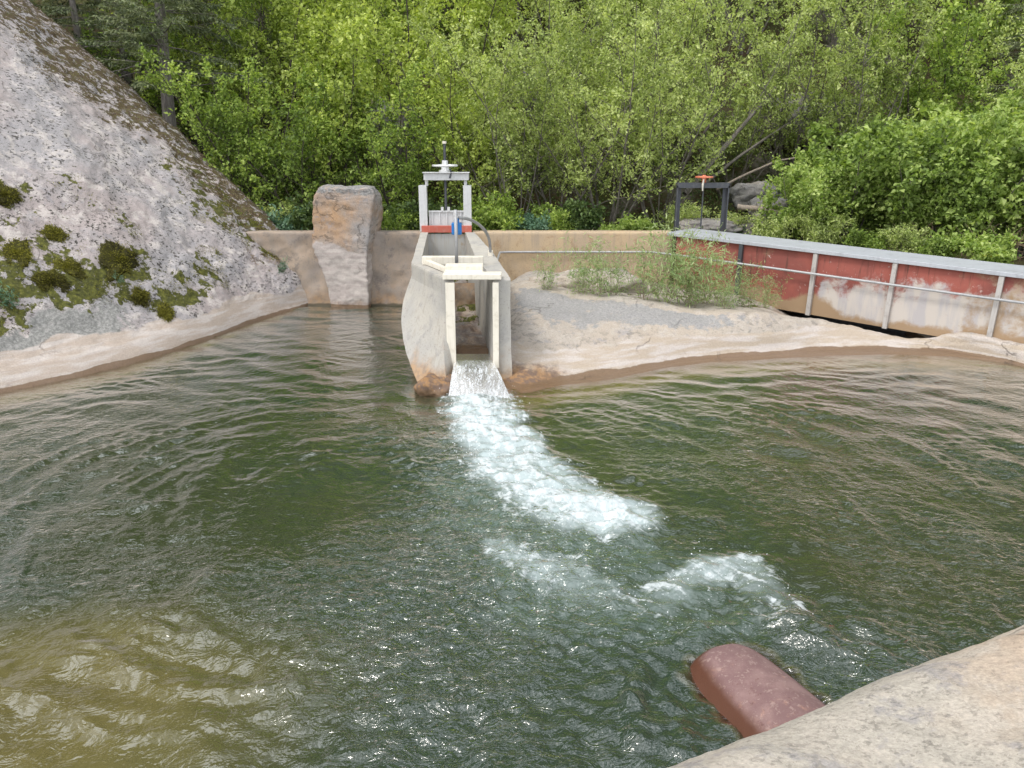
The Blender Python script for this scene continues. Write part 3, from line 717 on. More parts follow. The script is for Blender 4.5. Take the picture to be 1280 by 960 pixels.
# ------------------------------------------------------------------ black gate frame with red wheel
YB = 19.75
B = lambda x, y: atY(x, y, YB)
fr = empty('gate_frame', (B(876, 292).x, YB, ZT - .05), 'black steel gate frame with small red handwheel behind the wall corner', 'gate frame')
pl, pr = B(843, 292), B(905.5, 293); zt = B(0, 232).z
for p in (pl, pr):
    mb = MB(); h_ = zt - ZT + .3; mb.box((p.x, YB, zt - h_ / 2), (.03, .14, h_)).box((p.x + (.06 if p is pl else -.06), YB + .055, zt - h_ / 2), (.10, .02, h_)); mb.build('post', M['dkst'], fr, .003)
mb = MB(); mb.box(((pl.x + pr.x) / 2, YB - .06, zt), (pr.x - pl.x + .03, .02, .11)).box(((pl.x + pr.x) / 2, YB + .01, zt + .058), (pr.x - pl.x + .06, .16, .02)); mb.build('crossbar', M['dkst'], fr, .003)
cx = B(879.5, 232).x
mb = MB(); mb.tube([(cx, YB, ZT - .1), (cx, YB, zt + .2)], .018, 8); mb.build('stem', M['dkst'], fr)
mb = MB(); zw = zt + .20; mb.torus((cx, YB, zw), .20, .02, 20, 6)
for k in range(3):
    an = k * math.pi / 3 + .2; mb.tube([(cx - .2 * math.cos(an), YB - .2 * math.sin(an), zw), (cx + .2 * math.cos(an), YB + .2 * math.sin(an), zw)], .015, 6)
mb.tube([(cx, YB, zt + .06), (cx, YB, zw + .05)], [.06, .045], 10); mb.build('handwheel', M['wheelred'], fr, smooth=True)
mb = MB(); mb.tube([(cx - .03, YB - .1, zt + .16), (cx - .05, YB - .12, zt + .02), (cx - .04, YB - .1, zt - .12)], [.02, .025, .015], 6); mb.build('strap', M['white'], fr)

# ------------------------------------------------------------------ rusty outlet pipe
pa, pb_ = onz(908, 818, .1), onz(1022, 915, .16)
d = (pb_ - pa); d.z = 0; d.normalize()
RP = .36
prof = [(-.02, .02), (0, .20), (.02, .30), (.06, .37), (.12, .415), (.20, .435), (.34, .445), (.6, .45), (1.2, .45), (1.7, .45), (2.3, .45), (3.2, .45)]
mb = MB(); mb.tube([tuple(Vector((pa.x, pa.y, -.275)) + d * (s_ - .16) + Vector((0, 0, s_ * .045))) for s_, r_ in prof], [r_ for s_, r_ in prof], 64)
pipe = mb.build('outlet_pipe', M['pipe'], None, smooth=True)
tag(pipe, 'thick rusty maroon pipe rising from the water beside the cream ledge', 'pipe')
bv_pipe = bvh(pipe)

# ------------------------------------------------------------------ terrain
def hill_z(x, y):
    x = np.asarray(x, float); y = np.asarray(y, float)
    P = np.stack([x, y, np.zeros_like(x)], -1)
    base = 1.35 + np.clip(y - 21.5, 0, None) * .10 + np.clip(y - 24.5, 0, None) * .42 + np.clip(y - 33, 0, None) * .95 - np.clip(y - 85, 0, None) * 1.2
    base = base + np.clip(np.abs(x) - 20, 0, None) * .35
    lumps = fbm(P, .22, 4) * 1.1 * sstep(21, 26, y) + fbm(P, .8, 3) * .18 * sstep(20, 22, y)
    # right bank, behind the steel wall
    rb = sstep(-.2, .6, ((x - rw0.x) * -rwn.x + (y - rw0.y) * -rwn.y) - 1.1) * (y > 0)
    z = np.where(y > 19.9, base + lumps, np.where((rb > 0) & (x > 4), 1.35 * rb + (-3) * (1 - rb) + .2 * fbm(P, .8, 3) + np.clip(x - 12, 0, 14) * .35, -3.2))
    z = np.where((x < -9.5) & (y < 19.9), -3.2 + 5 * sstep(-15, -22, x), z)
    z = np.where(y < -4, np.maximum(z, -3.2 + 5 * sstep(-4, -9, y)), z)
    z = np.where((x > 11) & (y < 10), np.maximum(z, -3.2 + 5.2 * sstep(11, 14, x)), z)
    return z
xs = np.concatenate([np.linspace(-140, -26, 40), np.linspace(-25, 25, 170), np.linspace(26, 140, 40)])
ys = np.concatenate([np.linspace(-120, -6, 30), np.linspace(-5, 45, 190), np.linspace(46, 170, 50)])
X, Y = np.meshgrid(xs, ys, indexing='ij'); Z = hill_z(X.ravel(), Y.ravel())
hill = mesh_np('hillside', np.column_stack([X.ravel(), Y.ravel(), Z]), grid_faces(len(xs), len(ys))[:, ::-1], M['soil'])
if hill.data.polygons[0].normal.z < 0: hill.data.flip_normals()
tag(hill, kind='structure')

# pool bed
xs = np.linspace(-15, 13, 200); ys = np.linspace(-3, 20, 170)
X, Y = np.meshgrid(xs, ys, indexing='ij'); x, y = X.ravel(), Y.ravel()
c1 = onz(60, 900); c2 = onz(480, 520); c3 = onz(1120, 560)
sh1 = np.exp(-(((x - c1.x) / 2.6) ** 2 + ((y - c1.y) / 1.9) ** 2))
Zb = -2.3 + 1.75 * sh1 + .9 * np.exp(-(((x - c2.x) / 1.0) ** 2 + ((y - c2.y) / 1.2) ** 2)) + .8 * np.exp(-(((x - c3.x) / 3) ** 2 + ((y - c3.y) / 1.6) ** 2))
Zb += fbm(np.column_stack([x, y, 0 * x]), .6, 4) * .35
bed = mesh_np('pool_bed', np.column_stack([x, y, Zb]), grid_faces(len(xs), len(ys))[:, ::-1], M['bed'])
if bed.data.polygons[0].normal.z < 0: bed.data.flip_normals()
tag(bed, kind='structure')
bv_bed = bvh(bed)

# ------------------------------------------------------------------ water
STEP = .027
xs = np.arange(-14.5, 12.5, STEP); ys = np.arange(1.2, 19.9, STEP)
X, Y = np.meshgrid(xs, ys, indexing='ij'); x, y = X.ravel(), Y.ravel(); P2 = np.column_stack([x, y, 0 * x])
# depth below the surface (rays straight down on a coarse raster)
cxs = np.arange(-14.5, 12.6, .1); cys = np.arange(1.2, 20.0, .1)
dep = np.full((len(cxs), len(cys)), 2.3)
for i, cx_ in enumerate(cxs):
    for j, cy_ in enumerate(cys):
        b = 9.
        for bv in (bv_bed, bv_dome, bv_shelf, bv_near, bv_pipe):
            h = bv.ray_cast(Vector((cx_, cy_, 6)), Vector((0, 0, -1)))
            if h[0] is not None: b = min(b, -h[0].z)
        dep[i, j] = min(b, 2.5)
fi = (x - cxs[0]) / .1; fj = (y - cys[0]) / .1; i0 = np.clip(fi.astype(int), 0, len(cxs) - 2); j0 = np.clip(fj.astype(int), 0, len(cys) - 2); a = np.clip(fi - i0, 0, 1); b = np.clip(fj - j0, 0, 1)
depth = dep[i0, j0] * (1 - a) * (1 - b) + dep[i0 + 1, j0] * a * (1 - b) + dep[i0, j0 + 1] * (1 - a) * b + dep[i0 + 1, j0 + 1] * a * b
def stroke(pts):
    """pts: (px,py,rpx,strength) along the stream"""
    out = np.zeros(len(x)); W = [(onz(p[0], p[1]), p[2] * (onz(p[0], p[1]) - Vector((0, 0, H))).length / F, p[3]) for p in pts]
    for (A_, ra, sa), (B_, rb, sb_) in zip(W[:-1], W[1:]):
        ab = np.array([B_.x - A_.x, B_.y - A_.y]); l2 = (ab ** 2).sum()
        tt = np.clip(((x - A_.x) * ab[0] + (y - A_.y) * ab[1]) / l2, 0, 1)
        dd = np.hypot(x - A_.x - ab[0] * tt, y - A_.y - ab[1] * tt); rr = ra + (rb - ra) * tt
        out = np.maximum(out, (sa + (sb_ - sa) * tt) * (1 - sstep(.30, 1.35, dd / rr)))
    return out
def flow_frame(pts):
    W = [onz(*p) for p in pts]; best = np.full(len(x), 1e9); S_ = np.zeros(len(x)); D_ = np.zeros(len(x)); acc = 0
    for A_, B_ in zip(W[:-1], W[1:]):
        ab = np.array([B_.x - A_.x, B_.y - A_.y]); l = np.linalg.norm(ab); ab /= l
        t_ = (x - A_.x) * ab[0] + (y - A_.y) * ab[1]; tc_ = np.clip(t_, -.3, l); dd = np.hypot(x - A_.x - ab[0] * tc_, y - A_.y - ab[1] * tc_)
        m_ = dd < best; best = np.where(m_, dd, best); S_ = np.where(m_, acc + t_, S_); D_ = np.where(m_, (x - A_.x) * -ab[1] + (y - A_.y) * ab[0], D_); acc += l
    return S_, D_
flow_s, flow_d = flow_frame([(597, 480), (606, 540), (640, 595), (715, 640), (800, 665), (960, 740)])
wx = fbm(P2, 1.3, 4, 2.) * .30; wy = fbm(P2, 1.3, 4, 12.) * .30
x0_, y0_ = x, y; x = x + wx; y = y + wy
jet = stroke([(597, 490, 46, 1), (606, 530, 52, 1), (632, 572, 64, .95), (668, 606, 72, .9), (715, 635, 76, .95), (765, 650, 56, 1.05), (795, 658, 32, .95)])
f2 = stroke([(630, 690, 36, .52), (690, 715, 50, .55), (745, 745, 60, .38), (820, 750, 50, .3)])
f3 = stroke([(790, 750, 34, .35), (850, 738, 42, .55), (900, 716, 36, .62), (932, 704, 28, .66), (955, 740, 34, .45), (985, 772, 30, .3)])
churn = stroke([(600, 560, 95, .6), (660, 640, 150, .75), (730, 720, 200, .75), (860, 745, 150, .7), (960, 740, 80, .4)])
wide = stroke([(600, 600, 140, .6), (640, 740, 260, 1), (700, 900, 330, 1), (960, 840, 200, .8)])
tongue = stroke([(980, 790, 60, .5), (1090, 815, 60, .5), (1150, 830, 30, .3)])
x, y = x0_, y0_
foam = np.maximum.reduce([jet, f2, f3])
# wave field
def waves(lmin, lmax, n, seed, dirc=None, spread=3.2, warp=.35):
    r = np.random.default_rng(seed); h = np.zeros(len(x))
    qx = x + warp * fbm(P2, .45, 3, seed * 1.0); qy = y + warp * fbm(P2, .45, 3, seed + 40.)
    for k in range(n):
        lam = lmin * (lmax / lmin) ** r.random(); an = r.random() * 2 * math.pi if dirc is None else dirc + (r.random() - .5) * spread
        h += lam * np.sin((qx * math.cos(an) + qy * math.sin(an)) * 2 * math.pi / lam + r.random() * 6.28)
    return h / math.sqrt(n)
Wd = np.clip(wide, 0, 1)
far = sstep(9, 13, y)
patch = .35 + 1.3 * np.clip(fbm(P2, .40, 3, 21.) + .38, 0, 1)
patch2 = .12 + 2.6 * np.clip(fbm(P2, .50, 4, 61.) + .22, 0, 1) ** 1.3
calm = 1 - .65 * np.exp(-(((x - onz(400, 620).x) / 1.1) ** 2 + ((y - onz(400, 620).y) / 1.5) ** 2)) - .45 * np.exp(-(((x - onz(1080, 600).x) / 1.6) ** 2 + ((y - onz(1080, 600).y) / 1.0) ** 2))
patch = patch * calm; patch2 = patch2 * calm
h = waves(.35, .95, 26, 3, R(80), 1.5) * .016 * patch * (.55 + .45 * far)
h += waves(.14, .34, 24, 5, R(75), 1.9) * .014 * patch2
h += waves(.5, 1.5, 20, 8, R(35), 2.2) * .014 * (1 - far) * patch
h += waves(.14, .36, 40, 15, R(40), 2.6, .9) * .026 * (1 - far) * patch2 * (1 - .5 * Wd)
ec_ = onz(470, 630); rr_ = np.hypot(x - ec_.x, y - ec_.y); th_ = np.arctan2(y - ec_.y, x - ec_.x)
qe = np.column_stack([rr_ + .35 * wx, th_ * 1.1 + .3 * wy, 0 * x])
left = sstep(.6, 1.6, rr_) * (1 - far) * (1 - .75 * Wd)
h += (.45 - np.abs(fbm(qe * np.array([1, .8, 1]), 1.5, 3, 83., .5))) * .085 * left * (.4 + patch2)
h += (.45 - np.abs(fbm(qe * np.array([1, 2, 1]), 5.0, 3, 87., .5))) * .012 * left
h += (.45 - np.abs(fbm(np.column_stack([x + .3 * wx, y * 1.3 + .3 * wy, 0 * x]), 2.4, 5, 91., .55))) * .085 * Wd * (1 - .3 * far) * np.clip(.25 + 1.4 * (fbm(P2, .6, 3, 141.) + .3), .1, 1.5)
h += waves(.11, .30, 46, 9, R(60), 3.2, .5) * .042 * Wd * (1 - .3 * far)
rid = 1 - np.abs(fbm(np.column_stack([x + .5 * wx, y + .5 * wy, 0 * x]), 1.1, 4, 31.)) * 2.2
h += (rid - .5) * .030 * Wd
rid2 = 1 - np.abs(fbm(np.column_stack([x, y * 1.6, 0 * x + 3]), 2.6, 4, 51., .6)) * 2
h += np.clip(churn, 0, 1) * (rid2 - .4) * .045
rid3 = 1 - np.abs(fbm(np.column_stack([x * .8, y * 2.2, 0 * x + 9]), 1.5, 4, 71., .55)) * 2.4
h += jet * (.02 + .05 * fbm(P2, 2.4, 5, 3., .62) + .075 * rid3)
h += f3 * (.03 + .10 * fbm(P2, 2.8, 5, 7., .6)) + f2 * .06 * fbm(P2, 3, 5, 9., .6)
h += tongue * (rid - .5) * .06
for pts_ in ([(345, 535), (290, 572), (255, 610), (238, 660)], [(420, 530), (400, 565), (412, 600)], [(300, 700), (265, 725), (235, 770)],
             [(850, 815), (880, 790), (925, 778), (990, 784), (1050, 800), (1110, 825)], [(960, 800), (1020, 806), (1080, 826)], [(1010, 770), (1090, 790), (1150, 820)],
             [(860, 830), (840, 870), (850, 920)], [(820, 820), (790, 880), (800, 950)]):
    h += (.045 if pts_[0][0] > 700 else .020) * stroke([(a_, b_, 15 if a_ > 700 else 24, 1 if 0 < k_ < len(pts_) - 1 else .1) for k_, (a_, b_) in enumerate(pts_)]) * (.5 + np.clip(rid, 0, 1))
h *= .35 + .65 * sstep(0, .35, depth)
streak = np.clip(rid3, 0, 1)
big_ = np.clip(fbm(P2, .38, 4, 131., .55) * 1.8 + .45, 0, 1)
chop = np.clip((.10 + .55 * (1 - far) * big_ + .75 * Wd * (.35 + .9 * big_)) * np.clip(calm, .15, 1), 0, 1.2)
nv_, nu_ = len(ys), len(xs)
water = mesh_np('water', np.column_stack([x, y, h]), grid_faces(nu_, nv_)[:, ::-1], None, attrs=dict(depth=depth, chop=chop, streak=streak, flow_s=flow_s, flow_d=flow_d, foam=foam, churn=np.clip(churn, 0, 1), wide=Wd))
if water.data.polygons[0].normal.z < 0: water.data.flip_normals()
t = NT('pool_water'); P = t.pos()
n_hi = t.noise(t.mapv(P, (1, 1.0, 1)), 7.5, 3, .5, .8); n_lo = t.noise(P, 5, 3, .6, 1.0)
rdg = t.math('ABSOLUTE', t.math('SUBTRACT', t.noise(t.mapv(P, (1, 1.5, 1)), 5.5, 3, .5, 1.3), .5))
n_hi = t.math('SUBTRACT', n_hi, t.math('MULTIPLY', rdg, 1.2))
wd = t.attr('wide'); hb = t.math('ADD', t.math('MULTIPLY', n_hi, t.math('ADD', .12, t.math('MULTIPLY', t.attr('chop'), 1.25))), t.math('MULTIPLY', n_lo, .35))
nb = t.bump(hb, .7, .040)
depth_a = t.attr('depth'); foam_a = t.attr('foam'); ch = t.attr('churn')
murk = t.mix(t.ss(t.noise(P, .35, 4), .4, .6), (.020, .036, .018), (.028, .038, .016))
murk = t.mix(t.ss(depth_a, .5, 1.7), (.135, .118, .040), murk)
murk = t.mix(t.math('MULTIPLY', wd, .7), murk, (.020, .039, .027))
murk = t.mix(t.ss(t.math('ADD', ch, t.math('MULTIPLY', t.math('SUBTRACT', t.noise(P, 1.6, 6, .65, .4), .5), 1.1)), .3, 1.0), murk, (.065, .10, .078))
murk = t.mix(t.ss(foam_a, .2, .9), murk, (.31, .375, .375))
body = t.n('BsdfDiffuse', {'Color': murk}).outputs[0]
clear = t.n('BsdfTransparent', {'Color': (.86, .80, .60)}).outputs[0]
opac = t.math('SUBTRACT', 1.0, t.math('POWER', 2.718, t.math('MULTIPLY', t.math('MAXIMUM', depth_a, 0.0), -2.3)))
opac = t.math('MAXIMUM', opac, t.math('MULTIPLY', ch, .9), True)
inner = t.n('MixShader', {0: opac, 1: clear, 2: body}).outputs[0]
gl = t.n('BsdfGlossy', {'Color': (1, 1, 1), 'Roughness': .015, 'Normal': nb}, distribution='GGX').outputs[0]
fz = t.n('Fresnel', {'IOR': 1.45, 'Normal': nb}).outputs[0]
fz = t.math('ADD', t.math('MULTIPLY', fz, 2.35), .0, True)
wat = t.n('MixShader', {0: fz, 1: inner, 2: gl}).outputs[0]
# foam: streaky white froth over pale aerated water
FV = t.n('CombineXYZ', {0: t.attr('flow_s'), 1: t.attr('flow_d'), 2: 0.0}).outputs[0]
fn = t.noise(P, 7, 6, .64, 1.0)
fs_ = t.noise(t.mapv(FV, (1.0, 3.6, 1)), 2.6, 7, .62, .7)
stk = t.attr('streak')
fs2 = t.noise(t.mapv(FV, (3.4, 1.0, 1)), 3.4, 7, .64, 1.1)
cov = t.math('ADD', t.math('MULTIPLY', foam_a, .50), t.math('ADD', t.math('MULTIPLY', t.math('SUBTRACT', fn, .5), 1.2), t.math('MULTIPLY', t.math('SUBTRACT', fs_, .5), 2.2)))
cov = t.math('ADD', cov, t.math('ADD', t.math('MULTIPLY', t.math('SUBTRACT', stk, .45), .40), t.math('MULTIPLY', t.math('SUBTRACT', fs2, .5), 1.4)))
fm = t.math('MULTIPLY', t.ss(cov, .34, .88), t.ss(foam_a, .06, .30))
sp = t.math('MULTIPLY', t.ss(t.noise(P, 42, 3, .6), .62, .69), t.math('MULTIPLY', t.ss(ch, .1, .6), t.ss(t.noise(P, 2.2, 4), .42, .62)))
fm = t.math('MAXIMUM', t.math('MULTIPLY', fm, .86), t.math('MULTIPLY', sp, .7), True)
fo = t.bsdf((.58, .63, .645), .6, t.bump(t.math('ADD', fn, fs2), .8, .06), .3)
M['water'] = t.done(t.n('MixShader', {0: fm, 1: wat, 2: fo}).outputs[0])
water.data.materials.append(M['water']); tag(water, kind='structure')

# sheet of water leaving the chute, and the thin film on its floor
nY, nX = 70, 40; V = []; al = []
for j in range(nY):
    f = j / (nY - 1); yy = 13.15 - f * 1.45
    w0 = np.interp(f, [0, .3, 1], [.30, .33, .52]); cxx = np.interp(f, [0, .3, 1], [-.66, -.64, -.50])
    z = .40 if f < .26 else .40 - .42 * ((f - .26) / .74) ** 1.35
    for i in range(nX):
        s = i / (nX - 1) * 2 - 1; V.append((cxx + s * w0, yy, z - .03 * s * s * f)); al.append(f)
V = np.array(V); al = np.array(al)
V[:, 2] += fbm(np.column_stack([V[:, 0] * 5, V[:, 1] * .9, V[:, 2]]), 2.0, 4) * .022 * sstep(.2, .6, al)
sheet = mesh_np('waterfall', V, grid_faces(nY, nX), None, attrs=dict(flow=al))
t = NT('falling_water'); P = t.pos(); fl = t.attr('flow')
stn = t.noise(t.mapv(P, (5, .7, .7)), 6, 8, .68, .15); fi_ = t.noise(t.mapv(P, (1.6, 1, 1)), 32, 3, .6)
fm = t.math('MULTIPLY', t.ss(t.math('ADD', t.math('MULTIPLY', stn, .6), t.math('MULTIPLY', fi_, .5)), .52, .64), t.ss(fl, .22, .5))
fm = t.math('MAXIMUM', fm, t.ss(t.math('ADD', fl, t.math('MULTIPLY', stn, .3)), .98, 1.2))
base = t.n('MixShader', {0: .35, 1: t.n('BsdfTransparent', {'Color': (.85, .8, .7)}).outputs[0], 2: t.n('BsdfDiffuse', {'Color': (.30, .27, .24)}).outputs[0]}).outputs[0]
nb = t.bump(t.math('ADD', stn, fi_), .5, .02)
g_ = t.n('BsdfGlossy', {'Color': (1, 1, 1), 'Roughness': .08, 'Normal': nb}).outputs[0]
base = t.n('MixShader', {0: t.math('MULTIPLY', t.n('Fresnel', {'IOR': 1.4, 'Normal': nb}).outputs[0], 1.6, True), 1: base, 2: g_}).outputs[0]
sheet.data.materials.append(t.done(t.n('MixShader', {0: t.math('MULTIPLY', fm, .85), 1: base, 2: t.bsdf((.58, .62, .64), .5, nb, .3)}).outputs[0]))
tag(sheet, kind='structure')
# droplets thrown up around the jet
cand = np.where((np.maximum(jet, f3) > .25) & (np.maximum(jet, f3) < .95))[0]
pick = RNG.choice(cand, 600)
cen = np.column_stack([x[pick], y[pick], h[pick]]) + RNG.normal(0, .05, (600, 3)) * np.array([1.3, 1.3, .3]); cen[:, 2] += np.abs(RNG.normal(0, .05, 600)) + .01
OC = np.array([(1, 0, 0), (-1, 0, 0), (0, 1, 0), (0, -1, 0), (0, 0, 1), (0, 0, -1)], float)
TR = np.array([(0, 2, 4), (2, 1, 4), (1, 3, 4), (3, 0, 4), (2, 0, 5), (1, 2, 5), (3, 1, 5), (0, 3, 5)])
sz = np.abs(RNG.normal(.002, .0025, 600)) + .002
Vd = (cen[:, None, :] + OC[None] * sz[:, None, None]).reshape(-1, 3); Fd = (TR[None] + np.arange(600)[:, None, None] * 6).reshape(-1, 3)
t = NT('spray_droplets'); spm = t.done(t.bsdf((.8, .84, .86), .3, None, .5))
spray = mesh_np('spray', Vd, Fd, spm); tag(spray, 'fine white spray droplets thrown up over the foaming jet', 'spray', kind='stuff')


# ------------------------------------------------------------------ vegetation
def tubes_np(lines, nside=4):
    """lines: list of (pts (k,3), radii (k,)) -> verts, quads"""
    V = []; Q = []; off = 0
    ang = np.arange(nside) * 2 * math.pi / nside
    for p, r in lines:
        t = np.gradient(p, axis=0); t /= np.linalg.norm(t, axis=1)[:, None] + 1e-9
        ref = np.array([1., 0, 0]) if abs(t[0, 0]) < .8 else np.array([0, 1., 0])
        a = np.cross(t, ref); a /= np.linalg.norm(a, axis=1)[:, None] + 1e-9; b = np.cross(t, a)
        ring_ = p[:, None, :] + (a[:, None, :] * np.cos(ang)[None, :, None] + b[:, None, :] * np.sin(ang)[None, :, None]) * r[:, None, None]
        V.append(ring_.reshape(-1, 3)); Q.append(grid_faces(len(p), nside, True) + off); off += len(p) * nside
    return np.concatenate(V), np.concatenate(Q)
def leaves_np(c, axis, nrm, L, W, fold=.25):
    n = len(c)
    axis = axis / (np.linalg.norm(axis, axis=1)[:, None] + 1e-9)
    side = np.cross(axis, nrm); side /= np.linalg.norm(side, axis=1)[:, None] + 1e-9
    up = np.cross(side, axis)
    L = np.broadcast_to(L, (n,))[:, None]; W = np.broadcast_to(W, (n,))[:, None]
    m = c + axis * L * .45
    V = np.stack([c, m + side * W * .5 + up * W * fold, c + axis * L, m - side * W * .5 + up * W * fold], 1).reshape(-1, 3)
    Q = np.arange(n * 4).reshape(n, 4)
    return V, Q
def curve(rng, p0, d, L, n, wob, up):
    P = [np.array(p0, float)]; d = np.array(d, float); d /= np.linalg.norm(d)
    for k in range(n):
        d = d + rng.normal(0, wob, 3) + np.array([0, 0, up]); d /= np.linalg.norm(d)
        P.append(P[-1] + d * L / n)
    return np.array(P)
def gen_shrub(seed, h, lean, n_st, n_br, n_tw, n_lf, leafL, leafW, r0, start=.2, brl=.32, up=.05, twl=.32, flat=.8):
    rng = np.random.default_rng(seed); stems = []; lc = []; la = []; ln = []
    for s in range(n_st):
        an = 2 * math.pi * (s + rng.random() * .8) / n_st
        le = lean * (.35 + .8 * rng.random())
        d = (math.cos(an) * le, math.sin(an) * le, 1)
        hh = h * (.65 + .4 * rng.random())
        p = curve(rng, (math.cos(an) * .12 * rng.random() * h / 3, math.sin(an) * .12 * rng.random() * h / 3, -.15), d, hh, 11, .07, up * .4)
        r = r0 * (.7 + .5 * rng.random()) * np.linspace(1, .14, len(p)); stems.append((p, r))
        for b in range(n_br):
            f = start + (1 - start) * (b + rng.random()) / n_br
            k = min(int(f * 11), 10); q0 = p[k] + (p[k + 1] - p[k]) * (f * 11 - k if k < 11 else 0)
            a2 = rng.random() * 2 * math.pi
            bl = h * brl * (1.12 - f * .75) * (.5 + .8 * rng.random())
            bp = curve(rng, q0, (math.cos(a2), math.sin(a2), .45 + .5 * rng.random()), bl, 6, .16, up)
            stems.append((bp, r[k] * .45 * np.linspace(1, .2, len(bp)) + .0015))
            for tw in range(n_tw):
                g = .15 + .85 * (tw + rng.random()) / n_tw; kk = min(int(g * 6), 5)
                t0 = bp[kk] + (bp[kk + 1] - bp[kk]) * (g * 6 - kk)
                tp = curve(rng, t0, rng.normal(0, 1, 3) + (bp[-1] - bp[0]) / bl * .9 + np.array([0, 0, .25]), twl * (.5 + rng.random()), 3, .2, 0)
                if tw % 3 == 0: stems.append((tp, np.linspace(.004, .0015, 4)))
                fs = rng.random(n_lf) * 3 * .999; ki = fs.astype(int)
                c = tp[ki] + (tp[ki + 1] - tp[ki]) * (fs - ki)[:, None] + rng.normal(0, .035, (n_lf, 3)) * (leafL / .06)
                lc.append(c); la.append(rng.normal(0, 1, (n_lf, 3)) + np.array([0, 0, -.25])); ln.append(rng.normal(0, .55, (n_lf, 3)) + np.array([0, 0, flat]))
    lc = np.concatenate(lc); la = np.concatenate(la); ln = np.concatenate(ln)
    sz = np.clip(rng.normal(1, .38, len(lc)), .35, 2.1)
    return tubes_np(stems), leaves_np(lc, la, ln, leafL * sz, leafW * sz)
def gen_conifer(seed, h, r0, base, blen, dens=1.0):
    rng = np.random.default_rng(seed)
    p = curve(rng, (0, 0, -.5), (0.02, 0, 1), h, 16, .008, 0); tr = [(p, r0 * np.linspace(1, .1, 17))]
    lc = []; la = []; ln = []; z = base; dead = []
    while z < h - .5:
        f = z / h
        for b in range(5):
            a2 = rng.random() * 2 * math.pi; L = blen * (1.08 - f) * (.6 + .6 * rng.random())
            k = min(int(f * 16), 15); q0 = p[k] + (p[k + 1] - p[k]) * (f * 16 - k)
            bp = curve(rng, q0, (math.cos(a2), math.sin(a2), .15 - .25 * (1 - f)), L, 7, .07, -.015)
            tr.append((bp, np.linspace(.022, .004, 8) * (1.2 - f)))
            if z < base + 1.0 and rng.random() < .5: continue
            dirb = (bp[-1] - bp[0]) / (np.linalg.norm(bp[-1] - bp[0]) + 1e-9); sd_ = np.cross(dirb, (0, 0, 1)); sd_ /= np.linalg.norm(sd_) + 1e-9
            nt_ = int(15 * dens * L / 1.6) + 4
            for tw in range(nt_):
                g = .2 + .8 * (tw + rng.random()) / nt_; kk = min(int(g * 7), 6); t0 = bp[kk] + (bp[kk + 1] - bp[kk]) * (g * 7 - kk)
                sg = 1 if tw % 2 else -1; tl = (.5 * (1.15 - g) + .12) * (.7 + .6 * rng.random())
                td = dirb * .8 + sd_ * sg * .9 + np.array([0, 0, -.28 + rng.normal(0, .1)]); td /= np.linalg.norm(td)
                m = 12; s = rng.random(m) * tl
                lc.append(t0 + td * s[:, None] + rng.normal(0, .012, (m, 3))); la.append(td + rng.normal(0, .45, (m, 3))); ln.append(rng.normal(0, .4, (m, 3)) + np.array([0, 0, 1]))
        z += .34 * (.8 + .4 * rng.random())
    lc = np.concatenate(lc); la = np.concatenate(la); ln = np.concatenate(ln)
    sz = np.clip(rng.normal(1, .25, len(lc)), .5, 1.6)
    return tubes_np(tr, 8), leaves_np(lc, la, ln, .13 * sz, .030 * sz, .1)
def mesh_only(name, V, Q, m):
    o = mesh_np(name, V, Q, m, smooth=False); me = o.data; bpy.data.objects.remove(o); return me
PROTO = {}
def proto(key, gen, bark_m, leaf_m, tn='trunk', ln='crown'):
    (tv, tq), (lv, lq) = gen
    PROTO[key] = (mesh_only(tn, tv, tq, M[bark_m]), mesh_only(ln, lv, lq, M[leaf_m]), tn, ln)
def ground(x, y): return float(hill_z(np.array([x]), np.array([y]))[0])
def plant(key, name, loc, s, label, cat, group=None, rz=None, lean=(0, 0)):
    tm, lm, tn, ln = PROTO[key]
    e = empty(name, loc, label, cat, group, random.random() * 6.28 if rz is None else rz)
    e.scale = (s, s, s) if not hasattr(s, '__len__') else s
    e.rotation_euler.x, e.rotation_euler.y = lean
    for me, nm in ((tm, tn), (lm, ln)):
        o = bpy.data.objects.new(nm, me); COL.objects.link(o); o.parent = e
    return e
for k in range(3):
    proto(f'yellow{k}', gen_shrub(100 + k, 6.5, .34, 6, 15, 9, 15, .10, .066, .05, .18), 'bark_dk', 'lf_yellow')
    proto(f'grey{k}', gen_shrub(200 + k, 6.5, .55, 9, 13, 8, 15, .078, .046, .036, .2), 'bark_gr', 'lf_grey')
    proto(f'mid{k}', gen_shrub(300 + k, 5.0, .5, 7, 14, 9, 14, .085, .055, .045, .1), 'bark_dk', 'lf_mid')
for k in range(2):
    proto(f'vivid{k}', gen_shrub(400 + k, 3.2, .75, 10, 10, 8, 15, .105, .080, .03, .1, .36), 'bark_gr', 'lf_vivid')
    proto(f'low{k}', gen_shrub(500 + k, 1.2, .9, 9, 8, 6, 11, .075, .05, .012, .05, .45, twl=.2), 'bark_dk', 'lf_mid', 'stem', 'foliage')
    proto(f'lowdark{k}', gen_shrub(520 + k, 1.2, .9, 9, 8, 6, 11, .080, .055, .012, .05, .45, twl=.2), 'bark_dk', 'lf_dark', 'stem', 'foliage')
    proto(f'willow{k}', gen_shrub(600 + k, 1.55, .45, 6, 7, 3, 7, .11, .017, .006, .08, .30, .06, .16, .4), 'lf_dry', 'lf_willow', 'stem', 'foliage')
    proto(f'conifer{k}', gen_conifer(700 + k, 12, .2, .8, 2.6), 'bark_con', 'lf_needle')
proto('teal', gen_shrub(540, 1.1, .9, 9, 8, 6, 10, .10, .05, .012, .05, .4, twl=.2), 'bark_dk', 'lf_teal', 'stem', 'foliage')
